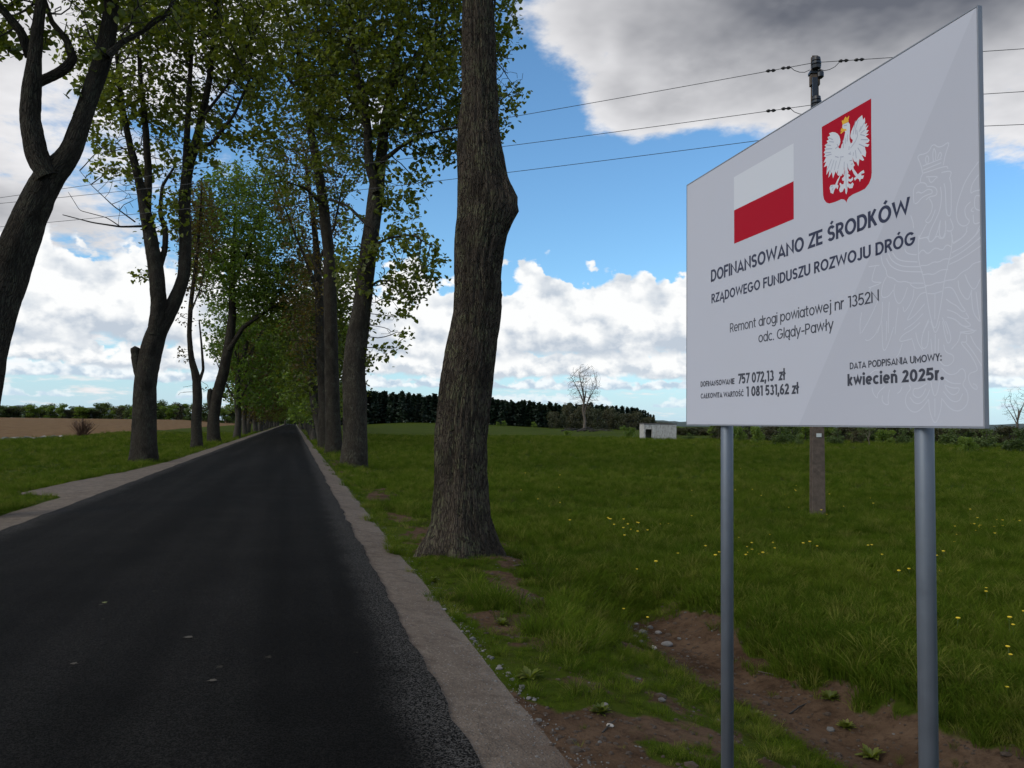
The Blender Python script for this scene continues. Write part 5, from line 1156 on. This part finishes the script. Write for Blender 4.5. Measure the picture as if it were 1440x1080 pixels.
lush = .5 + .5 * fbm2(x, y, .9, 3, 33)
bank = sstep(x, 1.3, 1.6) * (1 - sstep(x, 3.2, 3.9)) * (1 - sstep(y, 12, 16))
ok &= rng.random(len(x)) > bank * (.45 - lush * .55)
ok &= np.hypot(x - 2.15, y - 10.3) > .40
P, x, y, r, soil, lush, bank = P[ok], x[ok], y[ok], r[ok], soil[ok], lush[ok], bank[ok]
sc = (.45 + .60 * lush) * (1 + np.clip((r - 10) / 60, 0, 1.3)) * (1 - bank * .42 * (lush < .62)) * rng.uniform(.75, 1.2, len(x)) * np.where(x < -4, .8, 1.0) * (1 - .45 * np.clip(soil * 2, 0, 1))
sc *= np.where((x > 1.3) & (x < 1.75), .6, 1)
ix = rng.choice([0, 1, 2, 3, 5], len(x), p=[.3, .25, .2, .12, .13]); ix = np.where(rng.random(len(x)) < .05 + bank * .22 + soil * .3, 4, ix)
scatter('grass', np.stack([x, y, height(x, y) - .01], -1), sc, rng.uniform(0, 6.28, len(x)), ix, G)
def rock_mesh(name, seed, mat, flat_=.6, sub=1):
    rg = np.random.default_rng(seed); t_ = (1 + 5 ** .5) / 2
    v = np.array([(-1, t_, 0), (1, t_, 0), (-1, -t_, 0), (1, -t_, 0), (0, -1, t_), (0, 1, t_), (0, -1, -t_), (0, 1, -t_), (t_, 0, -1), (t_, 0, 1), (-t_, 0, -1), (-t_, 0, 1)]) / 1.9
    f = [(0, 11, 5), (0, 5, 1), (0, 1, 7), (0, 7, 10), (0, 10, 11), (1, 5, 9), (5, 11, 4), (11, 10, 2), (10, 7, 6), (7, 1, 8), (3, 9, 4), (3, 4, 2), (3, 2, 6), (3, 6, 8), (3, 8, 9), (4, 9, 5), (2, 4, 11), (6, 2, 10), (8, 6, 7), (9, 8, 1)]
    for _ in range(sub):
        vv = v.tolist(); mid = {}; nf = []
        def m(a, b):
            k = (min(a, b), max(a, b))
            if k not in mid: q = (np.array(vv[a]) + np.array(vv[b])) / 2; mid[k] = len(vv); vv.append((q / np.linalg.norm(q)).tolist())
            return mid[k]
        for a, b, c in f: ab, bc, ca = m(a, b), m(b, c), m(c, a); nf += [(a, ab, ca), (b, bc, ab), (c, ca, bc), (ab, bc, ca)]
        v = np.array(vv); f = nf
    v = v * (1 + fbm(v * 1.1 + seed * 3.3, 3, seed)[:, None] * .55) * np.array([1, .8, flat_])
    me = mesh_from(name, v, np.array(f), False); me.materials.append(mat); return me
M_STONE.node_tree.nodes; M_ST2 = simple('pale_stone', (.34, .31, .28), .9, .3, 9, bmp=.5); M_ST3 = simple('ochre_stone', (.34, .22, .10), .9, .3, 9, bmp=.5); M_ST4 = simple('dark_stone', (.11, .105, .10), .9, .4, 9, bmp=.5)
SR = [bpy.data.objects.new('a_rock', rock_mesh('a_rock', 1, M_STONE, .6, 0)), bpy.data.objects.new('b_rock', rock_mesh('b_rock', 2, M_ST4, .6, 0)), bpy.data.objects.new('c_rock', rock_mesh('c_rock', 3, M_STONE, .5, 0))]
n = 3600; yy = 1 + rng.random(n) ** 2.0 * 26; xx = np.where(rng.random(n) < .72, 1.36 + rng.normal(0, .075, n) , rng.uniform(.86, 1.5, n)) + fbm2(yy, yy * 0, 1.9, 4, 44) * .08
zz = np.maximum(height(xx, yy), -.034 - .11 * (xx - .86) / .86)
scatter('loose_gravel', np.stack([xx, yy, zz + .002], -1), rng.uniform(.002, .008, n) * (1 + .8 * (rng.random(n) < .05)), rng.uniform(0, 6, n), rng.integers(0, 3, n), SR)
n = 9000; xx = rng.uniform(.9, 5.2, n); yy = rng.uniform(1.5, 11, n); k = rng.random(n) < soil_mask(xx, yy) * .8; xx, yy = xx[k], yy[k]; k = xx > 1.35; xx, yy = xx[k], yy[k]; n = len(xx)
SC_ = [bpy.data.objects.new('a_clod', rock_mesh('a_clod', 5, M_CLOD, .6, 0)), bpy.data.objects.new('b_clod', rock_mesh('b_clod', 6, M_CLOD, .5, 0)), bpy.data.objects.new('c_clod', rock_mesh('c_clod', 7, M_ST4, .5, 0))]
scatter('soil_clods', np.stack([xx, yy, height(xx, yy)], -1), rng.uniform(.004, .02, n) * (1 + 1.2 * (rng.random(n) < .05)), rng.uniform(0, 6, n), rng.choice([0, 1, 2], n, p=[.5, .42, .08]), SC_)
# dandelions
m = MB(); m.tube(np.array([(0, 0, 0), (.01, 0, .12), (.0, .01, .22)]), np.array([.003, .0025, .0025]), 4); me_s = mesh_from('stem', m.v, [np.array(f) for f in m.f.values()])
m = MB(); m.lathe([(.004, .212), (.012, .218), (.024, .226), (.026, .231), (.018, .236), (.004, .238)], 9)
me_f = mesh_from('flower_head', m.v, [np.array(f) for f in m.f.values()])
me_s.materials.append(flat('dandelion_stem', (.10, .14, .04))); me_f.materials.append(simple('dandelion_yellow', (.72, .50, .02), .8, .2, 60, bmp=0))
spots = []
for cx, cy, sx, sy, k in ((1060, 762, 45, 22, 22), (850, 735, 80, 14, 16), (1370, 728, 60, 12, 20), (1270, 770, 120, 30, 12), (1050, 680, 80, 20, 14), (960, 800, 90, 30, 8), (1390, 850, 40, 40, 6), (1180, 700, 60, 16, 10), (760, 690, 60, 20, 8)):
    for _ in range(k): spots.append((cx + RND.gauss(0, sx * .6), cy + RND.gauss(0, sy * .6)))
spots += [(1417, 898), (1421, 905), (1416, 948)]
for i, (px, py) in enumerate(spots):
    p = ground(px, py + 3, -.14); e = empty('dandelion', (p.x, p.y, hz1(p.x, p.y)), 'yellow dandelion flower in the green meadow grass', 'dandelion', 'dandelions blooming in the meadow', RND.uniform(0, 6))
    s = RND.uniform(.55, .95); e.scale = (s, s, s)
    if i == len(spots) - 1: e['label'] = 'lowest of the three yellow dandelions right of the thick right post'
    obj('stem', me_s, None, e); obj('flower_head', me_f, None, e)
# single stones and sticks on the verge
STN = [rock_mesh('stone', 20 + k, [M_STONE, M_ST2, M_ST3, M_ST4][k], .55, 1) for k in range(4)]
def stone(px, py, z, size, k, label, group=None):
    p = ground(px, py, z); o = obj('stone', STN[k], None, None, (p.x, p.y, max(hz1(p.x, p.y), z if z > -.08 else -9) + size * .25)); o.scale = (size, size * .85, size * .8); o.rotation_euler = (0, 0, RND.uniform(0, 6))
    tag(o, label, 'stone', group); return o
stone(858, 1033, -.17, .024, 1, 'white stone on the bare soil of the bank left of the left post'); stone(739, 1063, -.085, .018, 2, 'ochre yellow stone at the bottom of the gravel shoulder')
stone(850, 1005, -.17, .035, 0, 'flat grey stone between grass tufts on the bank'); stone(930, 995, -.25, .03, 3, 'dark stone at the lower edge of the bank by the left post')
for k, (px, py, s) in enumerate([(885, 872, .05), (895, 866, .035), (905, 880, .06), (915, 868, .04), (893, 888, .03), (925, 875, .05), (902, 895, .035), (938, 892, .07), (920, 899, .045), (955, 884, .03), (870, 862, .04)]):
    stone(px, py, -.5, s, [3, 0, 3, 3, 1, 0, 3, 0, 1, 3, 0][k], 'dark stone in the heap where the ditch begins beside the grass', 'stones at the head of the ditch')
for k in range(26):
    px = 600 + k * 6.2 + RND.uniform(-4, 4); py = 832 + (px - 600) * 1.02 + RND.uniform(-5, 5)
    stone(px, py, -.09, RND.uniform(.014, .03), RND.choice([0, 0, 3, 3]), 'grey stone chip on the outer edge of the right gravel shoulder', 'stone chips along the right shoulder edge')
def stick(x, y, ln, az, r, label, mat=M_TWIG):
    z = max(hz1(x, y), -.034 - .11 * (x - .86) / .86 if x < 1.7 else -9) + r * 1.2
    pts = np.array([(x - math.cos(az) * ln / 2, y - math.sin(az) * ln / 2, z), (x, y + ln * .04, z + r), (x + math.cos(az) * ln / 2, y + math.sin(az) * ln / 2, z + ln * .04)]); V, F, _ = tube_np(pts, [r, r * .9, r * .5], 6)
    tag(obj('stick', mesh_from('stick', V, [F], True), mat), label, 'stick')
stick(1.78, 4.35, .22, .8, .005, 'thin dark stick on the bare soil at the bottom of the bank'); stick(3.9, 5.6, .35, .5, .007, 'brown stick lying across the soil of the ditch'); stick(4.1, 6.3, .25, 2.2, .006, 'short twig on the ditch soil behind the left post', M_TWIGP)
stick(2.75, 9.65, .5, .2, .010, 'pale broken stick at the foot of the burled trunk', M_TWIGP)
# broad-leaved weeds
def weed(seed, n, size):
    rg = np.random.default_rng(seed); C = []; V = []; F = []
    for k in range(n):
        an = rg.uniform(0, 6.28); up = rg.uniform(.25, 1.1); ln = size * rg.uniform(.6, 1.1); w = ln * .13; d = np.array([math.cos(an) * math.cos(up), math.sin(an) * math.cos(up), math.sin(up)]); s = np.array([-math.sin(an), math.cos(an), 0]); b = len(V)
        for t, ww, dz in ((0, .15, 0), (.35, .8, .0), (.7, 1, -.06), (1, .05, -.22)):
            c = d * ln * t + np.array([0, 0, dz * ln]); V += [c - s * w * ww, c + np.array([0, 0, -.03 * ln * ww]), c + s * w * ww]
        for q in range(3):
            for e_ in range(2): F.append((b + q * 3 + e_, b + q * 3 + e_ + 1, b + q * 3 + 4 + e_, b + q * 3 + 3 + e_))
    me = mesh_from('leaves', V, np.array(F)); me.materials.append(M_LEAF); return me
WD = [weed(1, 40, .11), weed(2, 46, .09), weed(3, 34, .12)]
for i, (px, py, z, k, lab) in enumerate([(1167, 975, -.5, 0, 'leafy green weed on the soil between the two posts, upper one'), (1190, 1012, -.55, 1, 'leafy green weed low on the ditch soil between the posts'), (1062, 1005, -.5, 1, 'small leafy weed just right of the left post'), (1225, 1035, -.5, 2, 'broad-leaved weed left of the right post near the bottom'),
                                        (706, 885, -.15, 1, 'bright leafy weed on the bank below the burled trunk'), (815, 925, -.2, 0, 'leafy weed on the grassy bank left of the ditch'), (845, 1015, -.17, 1, 'dense low weed above the white stone'), (610, 820, -.12, 1, 'low leafy weed by the shoulder left of the burled trunk'), (745, 960, -.13, 2, 'green weed at the shoulder edge near the bare soil')]):
    p = ground(px, py, z); e = empty('weed', (p.x, p.y, hz1(p.x, p.y)), lab, 'weed', None, i * 1.3); obj('leaves', WD[k], None, e)
# fallen leaves on the asphalt
def fallen(px, py, s, k, lab):
    p = ground(px, py, 0); V = [(0, -.5, 0), (.35, -.25, .05), (.42, .15, .02), (.12, .25, .04), (0, .55, .0), (-.15, .22, .04), (-.42, .12, .06), (-.32, -.28, .03)]
    o = obj('fallen_leaf', mesh_from('fallen_leaf', np.array(V) * s * .75, [np.array([list(range(8))])]), [M_FL1, M_FL2][k], None, (p.x, p.y, .03 - .05 * ((2 * (p.x + 4.02) / 4.92 - 1) ** 2) + .006)); o.rotation_euler = (0, 0, RND.uniform(0, 6)); tag(o, lab, 'leaf')
M_FL1 = flat('green_yellow_leaf', (.16, .17, .06), .8); M_FL2 = flat('pale_dry_leaf', (.07, .06, .048), .9)
fallen(147, 853, .07, 0, 'small yellow-green leaf lying on the dark asphalt left of centre'); fallen(264, 902, .10, 1, 'pale dry leaf on the asphalt, upper of two in the middle of the lane'); fallen(298, 963, .08, 1, 'pale dry leaf on the asphalt below the other in the lane'); fallen(104, 941, .07, 1, 'pale scrap on the asphalt at the left near the bottom')
# field-edge stones and clods on the left
for k in range(16):
    px = 2 + k * 5.6 + RND.uniform(-2, 2); p = ground(px, 619 - k * .35, -.2); s = RND.uniform(.18, .42)
    o = obj('stone', STN[[0, 3, 3, 1][k % 4]], None, None, (p.x, p.y, hz1(p.x, p.y) + s * .2)); o.scale = (s, s, s * .8); o.rotation_euler = (0, 0, k)
    tag(o, 'field stone in the low heap along the edge of the ploughed field', 'stone', 'stones heaped at the field edge')
# ------------------------------------------------------------------ white concrete hut in the meadow
def mat_hut():
    m, t, bs, out = material('whitewashed_concrete'); o = E(t, t.new('ShaderNodeTexCoord').outputs['Object'])
    sep = t.new('ShaderNodeSeparateXYZ'); t.put(sep.inputs[0], o); x_, z_ = E(t, sep.outputs[0]) + E(t, sep.outputs[1]), E(t, sep.outputs[2])
    dr = t.noise(t.vec(x_ * 7, z_ * .8, 0.0), 1.0, 5, .6); n_ = t.noise(o, 3.5, 6, .65)
    c = t.mix(t.ss(n_, .3, .55), (.30, .28, .255), (.46, .44, .41)); c = t.mix(t.ss(dr, .5, .65) * .6, c, (.15, .12, .10)); t.put(bs.inputs['Base Color'], c); bs.inputs['Roughness'].default_value = .95; bump(t, bs, n_, .6, .03); return m
MH = mat_hut(); MHD = simple('dark_concrete', (.10, .09, .085), .95, .3, 4)
p = ground(925, 618.5, -.42); k = depth_of(p.x, p.y) / FPX; az_ = math.atan2(p.x, p.y)
hut = empty('concrete_hut', (p.x, p.y, hz1(p.x, p.y) - .1), 'small weathered whitish concrete hut with a dark doorway standing in the meadow', 'hut', None, -az_ + .22)
Wd, Dp, Hh = 49 * k * .93, 3.0, 23.5 * k; x0, x1 = -Wd * .5, Wd * .5
nb = 5; rows_ = 5
xs_ = np.linspace(x0 + Wd * .34, x1, 4)
for r_ in range(rows_):
    for c_ in range(3):
        off = .0 if r_ % 2 else (xs_[1] - xs_[0]) * .3
        a = xs_[c_] + (off if c_ else 0); b = xs_[c_ + 1] + (off if c_ < 2 else 0); m = MB(); j = RND.uniform(0, .012)
        m.box(a + .006, b - .006, -Dp / 2 - j, -Dp / 2 + .28, Hh * (.0 + .185 * r_) + .008, Hh * (.185 * (r_ + 1)) - .004); m.build('block', MH, hut)
m = MB(); m.box(x0, x0 + .22, -Dp / 2 + .0, -Dp / 2 + .28, 0, Hh * .925); m.build('door_jamb', MH, hut)
m = MB(); m.box(x0 + .22 + Wd * .2, x0 + Wd * .34 - .02, -Dp / 2 + .01, -Dp / 2 + .28, 0, Hh * .925); m.build('door_jamb', MH, hut)
m = MB(); m.box(x0 + .222, x0 + .218 + Wd * .2, -Dp / 2 + .02, -Dp / 2 + .27, Hh * .64, Hh * .92); m.build('lintel', MH, hut)
m = MB(); m.box(x0, x0 + .22, -Dp / 2 + .29, Dp / 2, 0, Hh * .925); m.box(x1 - .22, x1, -Dp / 2 + .29, Dp / 2, 0, Hh * .925); m.box(x0 + .23, x1 - .23, Dp / 2 - .25, Dp / 2, 0, Hh * .925); m.build('wall', MH, hut)
m = MB(); m.box(x0 - .04, x1 + .04, -Dp / 2 - .05, Dp / 2 + .04, Hh * .93, Hh); m.build('roof_slab', MHD, hut)
p = ground(884, 616.5, -.42); kk = depth_of(p.x, p.y) / FPX
place_two('bush', BUSH[2], p.x, p.y, 1, (26 * kk / 2.6, 26 * kk / 2.6, 18 * kk / 2.2), 'round yellow-green bush directly left of the concrete hut', 'bush', 'bushes of the hedge across the meadow')
place_two('bush', BUSH[1], p.x - 5, p.y + 14, 2, (16 * kk / 2.6, 16 * kk / 2.6, 9 * kk / 2.2), 'low green shrub left of the round yellow-green bush', 'bush', 'bushes of the hedge across the meadow')
# dead branches lying under the bare tree
p = ground(812, 607, -.4); m = MB()
for q in range(9): a_ = RND.uniform(-.5, .5); xo = RND.uniform(-9, 6); m.tube(np.array([(xo, 0, .2), (xo + 3 * math.cos(a_), 3 * math.sin(a_), .9 + RND.uniform(-.3, .5)), (xo + 6 * math.cos(a_), 6 * math.sin(a_), .3)]), np.array([.2, .15, .06]), 5)
e = empty('brushwood_pile', (p.x, p.y, hz1(p.x, p.y)), 'low pile of dead branches on the grass under the bare tree', 'branches'); o = m.build('branches', M_TWIG, e); o['kind'] = 'stuff'
# small post on the left verge far down the road
p = ground(387.5, 600, -.1); m = MB(); m.box(-.09, .09, -.09, .09, -.2, 1.35); m.lathe([(.10, 1.35), (.03, 1.46)], 8)
tag(m.build('verge_post', M_TWIG), 'short dark post on the left verge far down the road', 'post').location = (p.x, p.y, hz1(p.x, p.y))
